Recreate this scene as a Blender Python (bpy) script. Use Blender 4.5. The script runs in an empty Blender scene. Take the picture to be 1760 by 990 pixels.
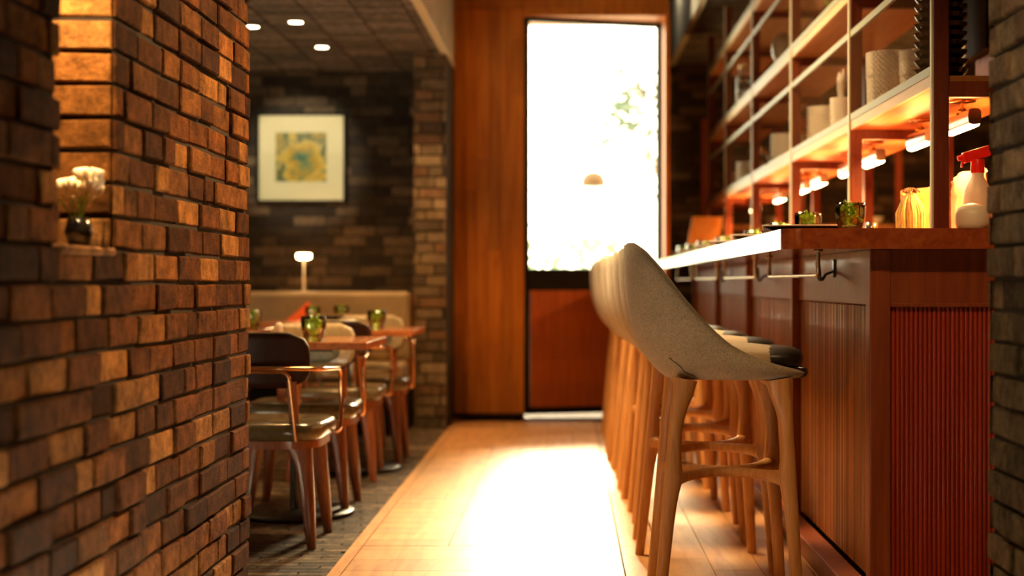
import bpy, math, random
from mathutils import Vector, Matrix
random.seed(7)
C = bpy.context.scene
COL = C.collection
PI = math.pi
def R(a): return math.radians(a)

# ------------------------------------------------------------------ camera, world, lights, exposure
F = 2600.0; VX, VY, ZC = 975.0, 487.0, 0.95      # pixels of a 1760x990 frame
cam_d = bpy.data.cameras.new('camera'); cam = bpy.data.objects.new('camera', cam_d); COL.objects.link(cam)
cam.location = (0, 0, ZC); cam.rotation_euler = (R(90), 0, 0)
cam_d.sensor_width = 36; cam_d.lens = 36 * F / 1760
cam_d.shift_x = -(VX - 880) / 1760; cam_d.shift_y = (VY - 495) / 1760
cam_d.clip_start = 0.05; cam_d.clip_end = 200
cam_d.dof.use_dof = True; cam_d.dof.focus_distance = 4.4; cam_d.dof.aperture_fstop = 1.85
C.camera = cam
C.view_settings.view_transform = 'Standard'; C.view_settings.look = 'None'
C.view_settings.gamma = 1; C.view_settings.use_curve_mapping = False
C.view_settings.exposure = 0.5

W = bpy.data.worlds.new('world'); C.world = W; W.use_nodes = True
wn = W.node_tree.nodes; wl = W.node_tree.links; wn.clear()
wo = wn.new('ShaderNodeOutputWorld'); wb = wn.new('ShaderNodeBackground')
wb.inputs['Color'].default_value = (1.0, 0.84, 0.56, 1); wb.inputs['Strength'].default_value = 9.0
wl.new(wb.outputs[0], wo.inputs[0])

def light(name, kind, loc, energy, color, rot=(0, 0, 0), size=.1, size_y=None, spread=None, angle=None, blend=None):
    d = bpy.data.lights.new(name, kind); d.energy = energy; d.color = color
    if kind == 'AREA':
        d.size = size
        if size_y: d.shape = 'RECTANGLE'; d.size_y = size_y
        if spread: d.spread = spread
    elif kind == 'SPOT':
        d.shadow_soft_size = size; d.spot_size = angle or R(60); d.spot_blend = .6 if blend is None else blend
    elif kind == 'SUN': d.angle = angle or R(1)
    else: d.shadow_soft_size = size
    o = bpy.data.objects.new(name, d); COL.objects.link(o); o.location = loc; o.rotation_euler = rot
    return o
def aim(loc, target):
    return (Vector(target) - Vector(loc)).to_track_quat('-Z', 'Y').to_euler()

WARM = (1.0, .52, .18); AMBER = (1.0, .42, .11)
# the sun comes in through the glazed door and falls on the wooden floor
light('sun', 'SUN', (0, 14, 6), 15.0, (1.0, .76, .44), aim((0.55, 12.9, 2.85), (0, 5.9, 0.0)), angle=R(15))
# skylight over the passage, ceiling lamps of the dining room
light('skylight_daylight', 'AREA', (-.62, 6.3, 3.5), 330, (1.0, .68, .32), aim((-.62, 6.3, 3.5), (.35, 6.5, 0)), 1.0, 3.8, spread=R(100))
light('passage_ceiling_lamp', 'SPOT', (.45, 5.0, 3.0), 470, (1.0, .54, .20), aim((.45, 5.0, 3.0), (-1.0, 4.1, 1.3)), .08, angle=R(52), blend=1)
light('wall_washer_right', 'SPOT', (.1, 2.2, 3.2), 34, (1.0, .72, .42), aim((.1, 2.2, 3.2), (1.0, 3.3, 1.0)), .10, angle=R(60), blend=.9)

light('bar_end_fill', 'SPOT', (.35, 2.0, 3.2), 110, WARM, aim((.35, 2.0, 3.2), (1.25, 4.45, .7)), .08, angle=R(34), blend=.9)  # added spot that brightens the bar end, no fitting there
light('rack_fill', 'SPOT', (-.1, 4.6, 3.4), 60, (1.0, .66, .34), aim((-.1, 4.6, 3.4), (1.2, 6.6, 1.95)), .08, angle=R(50), blend=.9)  # extra light put in to lift the pots and plates on the rack
light('alcove_fill', 'POINT', (.82, 12.3, 3.45), 16, (1.0, .8, .55), size=.08)  # unseen point light added to light the far bar recess

# ------------------------------------------------------------------ materials
def mat(name):
    m = bpy.data.materials.new(name); m.use_nodes = True
    nt = m.node_tree; b = nt.nodes['Principled BSDF']
    return m, nt, b
def setp(b, **k):
    for a, v in k.items():
        a = a.replace('_', ' ')
        if a in b.inputs: b.inputs[a].default_value = v
def rgba(c): return (c[0], c[1], c[2], 1)
def ramp(nt, stops):
    r = nt.nodes.new('ShaderNodeValToRGB'); e = r.color_ramp.elements
    e[0].position, e[0].color = stops[0][0], rgba(stops[0][1]); e[1].position, e[1].color = stops[-1][0], rgba(stops[-1][1])
    for p, c in stops[1:-1]:
        x = e.new(p); x.color = rgba(c)
    return r
def coords(nt, scale=(1, 1, 1), kind='Object'):
    tc = nt.nodes.new('ShaderNodeTexCoord'); mp = nt.nodes.new('ShaderNodeMapping')
    mp.inputs['Scale'].default_value = scale; nt.links.new(tc.outputs[kind], mp.inputs[0]); return mp
def noise(nt, mp, scale, detail=4, rough=.6, dist=0):
    n = nt.nodes.new('ShaderNodeTexNoise'); n.inputs['Scale'].default_value = scale
    n.inputs['Detail'].default_value = detail; n.inputs['Roughness'].default_value = rough
    n.inputs['Distortion'].default_value = dist; nt.links.new(mp.outputs[0], n.inputs['Vector']); return n
def bump(nt, b, src, strength=.3, dist=.01):
    bp = nt.nodes.new('ShaderNodeBump'); bp.inputs['Strength'].default_value = strength
    bp.inputs['Distance'].default_value = dist
    nt.links.new(src, bp.inputs['Height']); nt.links.new(bp.outputs[0], b.inputs['Normal'])
def wood(name, c1, c2, c3=None, scale=(18, 18, 1.2), rough=.4, coat=0, use_attr=False, spec=.5):
    m, nt, b = mat(name)
    mp = coords(nt, scale); n = noise(nt, mp, 2.2, 6, .62, .6)
    stops = [(.30, c1), (.52, c2), (.72, c3 or c2)]
    r = ramp(nt, stops); nt.links.new(n.outputs['Fac'], r.inputs[0])
    out = r.outputs[0]
    if use_attr:
        at = nt.nodes.new('ShaderNodeAttribute'); at.attribute_name = 'Col'
        mx = nt.nodes.new('ShaderNodeMix'); mx.data_type = 'RGBA'; mx.blend_type = 'MULTIPLY'; mx.inputs[0].default_value = 1
        nt.links.new(out, mx.inputs[6]); nt.links.new(at.outputs['Color'], mx.inputs[7]); out = mx.outputs[2]
    nt.links.new(out, b.inputs['Base Color'])
    setp(b, Roughness=rough, Coat_Weight=coat, Coat_Roughness=.08, Specular_IOR_Level=spec)
    bump(nt, b, n.outputs['Fac'], .12, .004)
    return m
def plain(name, c, rough=.5, metal=0, nscale=0, amt=.25, coat=0, bumps=0, emit=None, estr=0):
    m, nt, b = mat(name)
    setp(b, Base_Color=rgba(c), Roughness=rough, Metallic=metal, Coat_Weight=coat)
    if nscale:
        mp = coords(nt); n = noise(nt, mp, nscale, 5)
        r = ramp(nt, [(.3, tuple(x * (1 - amt) for x in c)), (.7, tuple(min(1, x * (1 + amt)) for x in c))])
        nt.links.new(n.outputs['Fac'], r.inputs[0]); nt.links.new(r.outputs[0], b.inputs['Base Color'])
        if bumps: bump(nt, b, n.outputs['Fac'], bumps, .005)
    if emit:
        setp(b, Emission_Color=rgba(emit), Emission_Strength=estr)
    return m
def brick_mat(name, rough=.85, tint=(1, 1, 1), lo=.28, hi=1.45, spec=.3):
    m, nt, b = mat(name)
    at = nt.nodes.new('ShaderNodeAttribute'); at.attribute_name = 'Col'
    mp = coords(nt); n = noise(nt, mp, 17, 8, .78); n2 = noise(nt, mp, 80, 6, .75)
    r = ramp(nt, [(.34, tuple(lo * t for t in tint)), (.50, tuple(.85 * t for t in tint)), (.64, tuple(hi * t for t in tint))])
    nt.links.new(n.outputs['Fac'], r.inputs[0])
    mx = nt.nodes.new('ShaderNodeMix'); mx.data_type = 'RGBA'; mx.blend_type = 'MULTIPLY'; mx.inputs[0].default_value = 1
    nt.links.new(at.outputs['Color'], mx.inputs[6]); nt.links.new(r.outputs[0], mx.inputs[7])
    nt.links.new(mx.outputs[2], b.inputs['Base Color'])
    ad = nt.nodes.new('ShaderNodeMath'); ad.operation = 'ADD'
    nt.links.new(n.outputs['Fac'], ad.inputs[0]); nt.links.new(n2.outputs['Fac'], ad.inputs[1])
    bump(nt, b, ad.outputs[0], 1.0, .016)
    setp(b, Roughness=rough, Specular_IOR_Level=spec)
    return m
def tinted_glass(name, tint, gloss=.12, rough=.03):
    m = bpy.data.materials.new(name); m.use_nodes = True; nt = m.node_tree; nt.nodes.clear()
    o = nt.nodes.new('ShaderNodeOutputMaterial'); t = nt.nodes.new('ShaderNodeBsdfTransparent'); g = nt.nodes.new('ShaderNodeBsdfGlossy')
    t.inputs[0].default_value = rgba(tint); g.inputs[0].default_value = (1, 1, 1, 1); g.inputs['Roughness'].default_value = rough
    fr = nt.nodes.new('ShaderNodeFresnel'); fr.inputs[0].default_value = 1.45
    ad = nt.nodes.new('ShaderNodeMath'); ad.operation = 'ADD'; ad.inputs[1].default_value = gloss
    mx = nt.nodes.new('ShaderNodeMixShader'); nt.links.new(fr.outputs[0], ad.inputs[0]); nt.links.new(ad.outputs[0], mx.inputs[0])
    nt.links.new(t.outputs[0], mx.inputs[1]); nt.links.new(g.outputs[0], mx.inputs[2]); nt.links.new(mx.outputs[0], o.inputs[0])
    return m
def fabric(name, c, scale=420, amt=.35):
    m, nt, b = mat(name)
    mp = coords(nt); w = nt.nodes.new('ShaderNodeTexVoronoi'); w.inputs['Scale'].default_value = scale
    nt.links.new(mp.outputs[0], w.inputs['Vector'])
    n = noise(nt, mp, 9, 4)
    r = ramp(nt, [(.0, tuple(x * (1 + amt) for x in c)), (.75, tuple(x * (1 - amt) for x in c))])
    nt.links.new(w.outputs['Distance'], r.inputs[0])
    r2 = ramp(nt, [(.3, (.86, .86, .86)), (.7, (1.08, 1.08, 1.08))]); nt.links.new(n.outputs['Fac'], r2.inputs[0])
    mx = nt.nodes.new('ShaderNodeMix'); mx.data_type = 'RGBA'; mx.blend_type = 'MULTIPLY'; mx.inputs[0].default_value = 1
    nt.links.new(r.outputs[0], mx.inputs[6]); nt.links.new(r2.outputs[0], mx.inputs[7])
    nt.links.new(mx.outputs[2], b.inputs['Base Color'])
    bump(nt, b, w.outputs['Distance'], .35, .002)
    setp(b, Roughness=.9, Specular_IOR_Level=.25, Sheen_Weight=.3)
    return m

M = {}
M['brick'] = brick_mat('brick_brown', spec=.1)
M['mortar'] = plain('mortar', (.018, .010, .005), .95, nscale=30, bumps=.4)
M['brickfar'] = brick_mat('brick_grey_brown', .8, lo=.6, hi=1.15)
M['mortarfar'] = plain('mortar_dark', (.03, .024, .018), .95, nscale=30)
M['floorwood'] = wood('floor_oak', (.40, .18, .06), (.58, .30, .11), (.66, .38, .17), (9, 1.2, 9), .36, .15, True)
M['tile'] = brick_mat('floor_slate', .85)
M['ceiltile'] = brick_mat('ceiling_timber_tile', .65)
M['plaster'] = plain('grey_plaster', (.36, .34, .24), .85, nscale=6, amt=.18, bumps=.2)
M['panelwood'] = wood('panel_teak', (.38, .10, .006), (.52, .17, .012), (.60, .22, .02), (14, 14, .9), .5, 0, True, spec=.3)
M['mahog'] = wood('bar_mahogany', (.15, .026, .005), (.21, .042, .008), (.28, .07, .012), (16, 16, 1.1), .42, .06)
M['reed'] = wood('bar_reeded', (.18, .042, .006), (.27, .075, .012), (.36, .12, .02), (26, 26, 1.0), .42, .1, True)
M['reeddark'] = wood('bar_reeded_end', (.20, .014, .003), (.28, .024, .004), (.33, .034, .006), (26, 26, 1.0), .42, .1, True)
M['topwood'] = wood('counter_wood', (.20, .036, .01), (.30, .06, .014), (.36, .09, .02), (12, 1.1, 12), .14, .9)
M['rackwood'] = wood('rack_wood', (.10, .014, .003), (.15, .026, .005), (.19, .038, .007), (16, 16, 1.5), .5, 0, spec=.3)
M['shelfwood'] = wood('shelf_wood', (.40, .15, .035), (.50, .20, .05), (.58, .26, .07), (10, 1.0, 10), .5)
M['lipwood'] = wood('shelf_lit_edge', (.60, .40, .17), (.70, .48, .22), None, (10, 1.0, 10), .5)
M['stoolwood'] = wood('stool_oak', (.46, .20, .055), (.60, .28, .085), (.66, .34, .12), (30, 30, 2.0), .42, .05)
M['chairwood'] = wood('chair_walnut', (.13, .030, .010), (.22, .060, .018), (.30, .09, .03), (30, 30, 2.0), .35, .25)
M['tabletop'] = wood('table_cherry', (.30, .08, .022), (.42, .13, .035), (.50, .18, .05), (14, 2, 14), .22, .5)
M['ply'] = wood('dark_plywood', (.014, .004, .002), (.022, .006, .003), None, (16, 16, 3), .5, 0, spec=.2)
M['fabric'] = fabric('taupe_weave', (.50, .41, .28), 450, .4)
M['fabric_light'] = fabric('cream_weave', (.62, .47, .30), 300, .12)
M['blackleather'] = plain('black_leather', (.018, .014, .011), .38, nscale=60, bumps=.2)
M['oliveleather'] = plain('olive_leather', (.10, .075, .035), .22, nscale=40, bumps=.15, coat=.3)
M['tanleather'] = plain('tan_leather', (.42, .32, .17), .28, nscale=40, bumps=.15, coat=.3)
M['greyleather'] = plain('grey_leather', (.15, .15, .10), .4, nscale=40, bumps=.15)
M['copper'] = plain('copper_tube', (.72, .36, .16), .2, 1)
M['brass'] = plain('brass', (.80, .52, .22), .18, 1)
M['steel'] = plain('brushed_nickel', (.66, .56, .42), .25, 1)
M['blackmetal'] = plain('black_metal', (.014, .013, .012), .38, 0, coat=.15)
M['greymetal'] = plain('sage_metal', (.33, .35, .24), .5)
M['paleedge'] = plain('pale_edge', (.62, .60, .40), .5)
M['meshmetal'] = plain('mesh_metal', (.10, .055, .025), 1.0, .0); M['meshmetal'].node_tree.nodes['Principled BSDF'].inputs['Specular IOR Level'].default_value = 0
M['blackframe'] = plain('black_frame', (.008, .006, .004), .6); M['blackframe'].node_tree.nodes['Principled BSDF'].inputs['Specular IOR Level'].default_value = .15
M['doorglass'] = tinted_glass('door_glass', (.97, .985, .97), .02, .0)
M['greenglass'] = tinted_glass('green_glass', (.80, .90, .48), .10, .05)
M['clearglass'] = tinted_glass('clear_glass', (.9, .9, .85), .06, .02)
M['leafdark'] = plain('leaf_green', (.30, .46, .03), .4, nscale=60, amt=.6)
M['whiteceramic'] = plain('white_ceramic', (.88, .80, .66), .45, nscale=90, amt=.12)
M['blackceramic'] = plain('black_ceramic', (.02, .016, .012), .22, coat=.5)
M['banquette'] = plain('banquette_leather', (.30, .23, .13), .55, nscale=8, amt=.15, bumps=.1)
M['orangecloth'] = fabric('orange_cloth', (.85, .12, .015), 500, .15)
M['paper'] = plain('mat_board', (.90, .88, .74), .8)
M['lampglow'] = plain('lamp_glow', (1, .9, .7), .5, emit=(1.0, .66, .30), estr=26)
M['tubeglow'] = plain('tube_glow', (1, .9, .7), .5, emit=(1.0, .70, .36), estr=14)
M['downglow'] = plain('downlight_glow', (1, .9, .7), .5, emit=(1.0, .82, .52), estr=14)
M['flame'] = plain('candle_glow', (1, .9, .7), .5, emit=(1.0, .66, .30), estr=20)

# ------------------------------------------------------------------ mesh builder
class MB:
    def __init__(s): s.v = []; s.f = []; s.m = []; s.c = []; s.s = []
    def add(s, vs, fs, mi=0, col=(1, 1, 1), smooth=False):
        o = len(s.v); s.v += [tuple(v) for v in vs]
        for f in fs:
            s.f.append(tuple(i + o for i in f)); s.m.append(mi); s.c.append(col); s.s.append(smooth)
    def box(s, x0, x1, y0, y1, z0, z1, mi=0, col=(1, 1, 1), bev=0):
        if bev:
            b = min(bev, (x1 - x0) * .45, (y1 - y0) * .45, (z1 - z0) * .45)
            vs = []
            for sx, X, xi in ((0, x0, b), (1, x1, -b)):
                for sy, Y, yi in ((0, y0, b), (1, y1, -b)):
                    for sz, Z, zi in ((0, z0, b), (1, z1, -b)):
                        vs += [(X, Y + yi, Z + zi), (X + xi, Y, Z + zi), (X + xi, Y + yi, Z)]
            def I(a, b_, c, k): return ((a * 2 + b_) * 2 + c) * 3 + k
            fs = [(I(0,0,0,0), I(0,0,1,0), I(0,1,1,0), I(0,1,0,0)), (I(1,0,0,0), I(1,1,0,0), I(1,1,1,0), I(1,0,1,0)),
                  (I(0,0,0,1), I(1,0,0,1), I(1,0,1,1), I(0,0,1,1)), (I(0,1,0,1), I(0,1,1,1), I(1,1,1,1), I(1,1,0,1)),
                  (I(0,0,0,2), I(0,1,0,2), I(1,1,0,2), I(1,0,0,2)), (I(0,0,1,2), I(1,0,1,2), I(1,1,1,2), I(0,1,1,2))]
            for c in (0, 1):
                fs += [(I(0,0,c,0), I(0,0,c,1), I(1,0,c,1), I(1,0,c,0))[:0] or (I(0,0,c,1), I(0,0,c,2), I(1,0,c,2), I(1,0,c,1)),
                       (I(0,1,c,1), I(1,1,c,1), I(1,1,c,2), I(0,1,c,2)),
                       (I(0,0,c,0), I(0,1,c,0), I(0,1,c,2), I(0,0,c,2)), (I(1,0,c,0), I(1,0,c,2), I(1,1,c,2), I(1,1,c,0)),
                       (I(0,c,0,0), I(0,c,1,0), I(0,c,1,1), I(0,c,0,1)), (I(1,c,0,0), I(1,c,0,1), I(1,c,1,1), I(1,c,1,0))]
            for a in (0, 1):
                for b_ in (0, 1):
                    for c in (0, 1): fs.append((I(a,b_,c,0), I(a,b_,c,1), I(a,b_,c,2)))
            # edges along z between x and y faces
            fs = [f for f in fs if len(set(f)) == len(f)]
            s.add(vs, fs, mi, col); return
        vs = [(x, y, z) for x in (x0, x1) for y in (y0, y1) for z in (z0, z1)]
        fs = [(0, 1, 3, 2), (4, 6, 7, 5), (0, 4, 5, 1), (2, 3, 7, 6), (0, 2, 6, 4), (1, 5, 7, 3)]
        s.add(vs, fs, mi, col)
    def obox(s, c, ax, ay, az, mi=0, col=(1, 1, 1)):
        c, ax, ay, az = map(Vector, (c, ax, ay, az))
        vs = [c + ax * a + ay * b + az * d for a in (-1, 1) for b in (-1, 1) for d in (-1, 1)]
        s.add(vs, [(0, 1, 3, 2), (4, 6, 7, 5), (0, 4, 5, 1), (2, 3, 7, 6), (0, 2, 6, 4), (1, 5, 7, 3)], mi, col)
    def tube(s, pts, r, n=12, mi=0, caps=True, closed=False, ry=None, up=None, power=1.0, col=(1, 1, 1)):
        P = [Vector(p) for p in pts]; k = len(P)
        rr = list(r) if isinstance(r, (list, tuple)) else [r] * k
        r2 = list(ry) if isinstance(ry, (list, tuple)) else ([ry] * k if ry else rr)
        T = []
        for i in range(k):
            a = P[(i - 1) % k] if (closed or i > 0) else P[i]; b = P[(i + 1) % k] if (closed or i < k - 1) else P[i]
            T.append((b - a).normalized())
        u = Vector(up) if up else (Vector((0, 0, 1)) if abs(T[0].z) < .9 else Vector((1, 0, 0)))
        vs = []
        N = (u - T[0] * u.dot(T[0])).normalized()
        for i in range(k):
            N = (N - T[i] * N.dot(T[i])).normalized(); B = T[i].cross(N)
            for j in range(n):
                a = 2 * PI * j / n; ca, sa = math.cos(a), math.sin(a)
                if power != 1.0:
                    ca = math.copysign(abs(ca) ** power, ca); sa = math.copysign(abs(sa) ** power, sa)
                vs.append(P[i] + N * ca * rr[i] + B * sa * r2[i])
        fs = []
        for i in range(k if closed else k - 1):
            for j in range(n):
                a = i * n + j; b = i * n + (j + 1) % n; c = ((i + 1) % k) * n + (j + 1) % n; d = ((i + 1) % k) * n + j
                fs.append((a, b, c, d))
        s.add(vs, fs, mi, col, True)
        if caps and not closed:
            s.add(vs[:n], [tuple(reversed(range(n)))], mi, col); s.add(vs[-n:], [tuple(range(n))], mi, col)
    def lathe(s, prof, c=(0, 0, 0), n=24, mi=0, smooth=True, col=(1, 1, 1), rib=0, ribn=0, rfun=None):
        vs = []
        for r, z in prof:
            for j in range(n):
                a = 2 * PI * j / n; q = r
                if rib: q = r * (1 + rib * math.cos(ribn * a))
                if rfun: q = rfun(r, z, a)
                vs.append((c[0] + q * math.cos(a), c[1] + q * math.sin(a), c[2] + z))
        fs = [(i * n + j, i * n + (j + 1) % n, (i + 1) * n + (j + 1) % n, (i + 1) * n + j) for i in range(len(prof) - 1) for j in range(n)]
        s.add(vs, fs, mi, col, smooth)
    def prism(s, poly, z0, z1, mi=0, col=(1, 1, 1)):
        n = len(poly); vs = [(x, y, z0) for x, y in poly] + [(x, y, z1) for x, y in poly]
        s.add(vs, [tuple(reversed(range(n))), tuple(range(n, 2 * n))], mi, col)
        s.add(vs, [(i, (i + 1) % n, n + (i + 1) % n, n + i) for i in range(n)], mi, col)
    def build(s, name, mats, parent=None, loc=None, bevel=0, bseg=2):
        me = bpy.data.meshes.new(name); me.from_pydata(s.v, [], s.f)
        for mm in (mats if isinstance(mats, (list, tuple)) else [mats]): me.materials.append(M[mm] if isinstance(mm, str) else mm)
        me.polygons.foreach_set('material_index', s.m); me.polygons.foreach_set('use_smooth', s.s)
        at = me.color_attributes.new('Col', 'FLOAT_COLOR', 'CORNER')
        buf = []
        for p, c in zip(me.polygons, s.c): buf += [c[0], c[1], c[2], 1.0] * p.loop_total
        at.data.foreach_set('color', buf)
        me.update()
        o = bpy.data.objects.new(name, me); COL.objects.link(o)
        if parent: o.parent = parent
        if loc: o.location = loc
        if bevel:
            b = o.modifiers.new('bevel', 'BEVEL'); b.width = bevel; b.segments = bseg; b.limit_method = 'ANGLE'; b.angle_limit = R(40)
            b.harden_normals = False
        return o
def tag(o, label, cat, group=None, kind=None):
    if label: o['label'] = label
    if cat: o['category'] = cat
    if group: o['group'] = group
    if kind: o['kind'] = kind
    return o
def thing(name, label, cat, loc=(0, 0, 0), rz=0, group=None):
    o = bpy.data.objects.new(name, None); COL.objects.link(o); o.location = loc; o.rotation_euler = (0, 0, rz)
    o.empty_display_size = .05
    return tag(o, label, cat, group)
KIDS = {}
def dup(root, loc, rz=0, label=None, group=None, scale=None):
    def cp(o, par):
        c = o.copy(); COL.objects.link(c)
        if par: c.parent = par
        for ch in [x for x in bpy.data.objects if x.parent == o and x.name in COL.objects]: cp(ch, c)
        return c
    r = cp(root, None); r.location = loc; r.rotation_euler = (0, 0, rz)
    if label: r['label'] = label
    if group: r['group'] = group
    if scale: r.scale = scale
    return r
def struct(o): o['kind'] = 'structure'; return o
def arc_pts(c, r, a0, a1, n, plane='xz'):
    out = []
    for i in range(n + 1):
        a = a0 + (a1 - a0) * i / n
        if plane == 'xz': out.append((c[0] + r * math.cos(a), c[1], c[2] + r * math.sin(a)))
        elif plane == 'yz': out.append((c[0], c[1] + r * math.cos(a), c[2] + r * math.sin(a)))
        else: out.append((c[0] + r * math.cos(a), c[1] + r * math.sin(a), c[2]))
    return out
def rounded(pts, r, n=5):
    """round the corners of a polyline"""
    P = [Vector(p) for p in pts]; out = [P[0]]
    for i in range(1, len(P) - 1):
        a, b, c = P[i - 1], P[i], P[i + 1]; d1 = (a - b); d2 = (c - b)
        q = min(r, d1.length * .48, d2.length * .48); p1 = b + d1.normalized() * q; p2 = b + d2.normalized() * q
        for k in range(n + 1):
            t = k / n; out.append(p1 * (1 - t) ** 2 + b * 2 * t * (1 - t) + p2 * t * t)
    out.append(P[-1]); return out
def lerp_tab(tab, x):
    if x <= tab[0][0]: return tab[0][1]
    for (a, va), (b, vb) in zip(tab, tab[1:]):
        if x <= b: return va + (vb - va) * (x - a) / (b - a)
    return tab[-1][1]

# ------------------------------------------------------------------ brickwork
COURSE = .072
def bricks(mb, org, uv, nv, L, H, pal, mi=1, z0=.0, blen=.215, hole=None, seed=1, proud=.010, joint=.010, course=COURSE, inset=.004, jit=.004, randlen=True):
    """brick faces on a plane: org corner, uv along wall, nv outward normal"""
    rnd = random.Random(seed); org = Vector(org); uv = Vector(uv); nv = Vector(nv); zv = Vector((0, 0, 1))
    rows = int(math.ceil(H / course))
    for r in range(rows):
        za = z0 + r * course; zb = min(za + course - joint, z0 + H)
        if zb - za < .015: continue
        u = -(blen * (.5 if r % 2 else .0)) - rnd.random() * .02
        while u < L:
            w = blen if not randlen else rnd.choice((blen, blen, blen, blen * .5, blen * .75))
            ua, ub = max(0, u), min(L, u + w - joint); u += w
            if ub - ua < .02: continue
            segs = [(ua, ub)]
            if hole and za < hole[3] - .01 and zb > hole[2] + .01:
                segs = []
                if ua < hole[0]: segs.append((ua, min(ub, hole[0])))
                if ub > hole[1]: segs.append((max(ua, hole[1]), ub))
            for a, b in segs:
                if b - a < .012: continue
                c = rnd.choice(pal); k = rnd.uniform(.6, 1.2); c = tuple(min(1, x * k) for x in c)
                d = proud + rnd.uniform(-jit, jit); j = lambda: rnd.uniform(-.0022, .0022)
                def P(uu, zz, dd): return org + uv * uu + zv * zz + nv * dd
                o = [P(a, za, -.002), P(b, za, -.002), P(b, zb, -.002), P(a, zb, -.002)]
                corners = [(a + j(), za + j()), (b + j(), za + j()), (b + j(), zb + j()), (a + j(), zb + j())]
                m = [P(q[0], q[1], d - inset) for q in corners]
                cu, cz = (a + b) / 2, (za + zb) / 2
                f = [P(q[0] + (inset if q[0] < cu else -inset), q[1] + (inset if q[1] < cz else -inset), d + rnd.uniform(-.0012, .0012)) for q in corners]
                vs = o + m + f
                fs = [(i, (i + 1) % 4, 4 + (i + 1) % 4, 4 + i) for i in range(4)] + [(4 + i, 4 + (i + 1) % 4, 8 + (i + 1) % 4, 8 + i) for i in range(4)] + [(8, 9, 10, 11)]
                if uv.cross(zv).dot(nv) < 0: fs = [tuple(reversed(q)) for q in fs]
                mb.add(vs, fs, mi, c)
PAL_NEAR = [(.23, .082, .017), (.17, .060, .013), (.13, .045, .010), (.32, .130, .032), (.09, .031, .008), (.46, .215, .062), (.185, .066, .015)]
PAL_FAR = [(.085, .068, .048), (.06, .05, .037), (.13, .10, .065), (.19, .145, .09), (.045, .038, .03), (.09, .07, .045)]
PAL_PILLAR_LIT = [(.30, .22, .13), (.40, .30, .18), (.22, .16, .10), (.34, .24, .13), (.26, .15, .08)]  # column bricks made lighter to show the light falling on them
PAL_RIGHT = [(.24, .18, .10), (.19, .14, .08), (.28, .21, .12), (.22, .15, .085)]
PAL_BAR = [(.13, .075, .04), (.09, .055, .033), (.19, .11, .055), (.24, .15, .08), (.07, .045, .03)]

# left wall with the niche (X = -0.982 plane, ends at Y = 4.68)
XL, YE = -.982, 4.68
N0, N1, NZ0, NZ1 = 2.918, 3.295, .02 + 14 * COURSE, .02 + 24 * COURSE
XM = XL - .010; XB = XL - .45; ND = XL - .26
mb = MB()
mb.box(XB, XM, -1.2, N0, 0, 3.4); mb.box(XB, XM, N1, YE - .010, 0, 3.4)
mb.box(XB, XM, N0, N1, 0, NZ0 - .01); mb.box(XB, XM, N0, N1, NZ1 + .01, 3.4)
mb.box(XB, ND, N0, N1, NZ0 - .01, NZ1 + .01)
bricks(mb, (XM, -1.2, 0), (0, 1, 0), (1, 0, 0), YE + 1.2, 3.36, PAL_NEAR, 1, .02, hole=(N0 + 1.2, N1 + 1.2, NZ0, NZ1), seed=3, jit=.006)
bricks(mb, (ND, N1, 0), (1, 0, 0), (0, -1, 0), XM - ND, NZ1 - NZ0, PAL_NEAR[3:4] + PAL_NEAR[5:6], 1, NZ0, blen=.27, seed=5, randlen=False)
bricks(mb, (XM, YE - .01, 0), (-1, 0, 0), (0, 1, 0), .44, 3.36, PAL_NEAR, 1, .02, seed=6)
for a in (0, .13):
    mb.box(ND, XL + .006, N0 + .01 + a * 1.45, N0 + .19 + a * 1.3, NZ0 - .02, NZ0 - .002, 1, (.40, .2, .08), bev=.004)
struct(mb.build('wall_left', ['mortar', 'brick']))

# right wall end
XR, YR = .967, 3.47
mb = MB(); mb.box(XR + .01, XR + .6, -1.2, YR - .01, 0, 3.4)
bricks(mb, (XR + .01, YR, 0), (0, -1, 0), (-1, 0, 0), YR + 1.2, 3.36, PAL_RIGHT, 1, .03, seed=11, jit=.007)
bricks(mb, (XR + .0, YR - .01, 0), (1, 0, 0), (0, 1, 0), .59, 3.36, PAL_RIGHT, 1, .03, seed=12)
struct(mb.build('wall_right', ['mortar', 'brick']))

# dining back wall, column, bar back wall
mb = MB(); mb.box(-4.6, -.80, 10.91, 11.1, 0, 2.6)
bricks(mb, (-4.6, 10.91, 0), (1, 0, 0), (0, -1, 0), 3.8, 2.48, PAL_FAR, 1, 0, blen=.235, seed=21, proud=.012, jit=.006)
struct(mb.build('wall_back', ['mortarfar', 'brickfar']))
mb = MB(); mb.box(-1.0, -.80, 9.98, 10.92, 0, 2.49)
bricks(mb, (-1.012, 9.98, 0), (1, 0, 0), (0, -1, 0), .212, 2.48, PAL_PILLAR_LIT, 1, 0, blen=.20, seed=23, proud=.012, jit=.006)
bricks(mb, (-1.0, 10.91, 0), (0, -1, 0), (-1, 0, 0), .94, 2.48, PAL_FAR, 1, 0, seed=24)
struct(mb.build('wall_column', ['mortarfar', 'brickfar']))
mb = MB(); mb.box(.87, 4.2, 13.41, 13.6, 0, 3.7)
bricks(mb, (.875, 13.41, 0), (1, 0, 0), (0, -1, 0), 3.3, 2.95, PAL_BAR, 1, 0, blen=.25, seed=25, proud=.012, jit=.006)
struct(mb.build('wall_bar_back', ['mortarfar', 'brickfar']))
mb = MB(); mb.box(4.0, 4.2, 3.0, 13.5, 0, 3.6)
bricks(mb, (4.0, 13.4, 0), (0, -1, 0), (-1, 0, 0), 9.8, 2.95, PAL_BAR, 1, 0, blen=.25, seed=26)
struct(mb.build('wall_bar_side', ['mortarfar', 'brickfar']))
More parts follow.
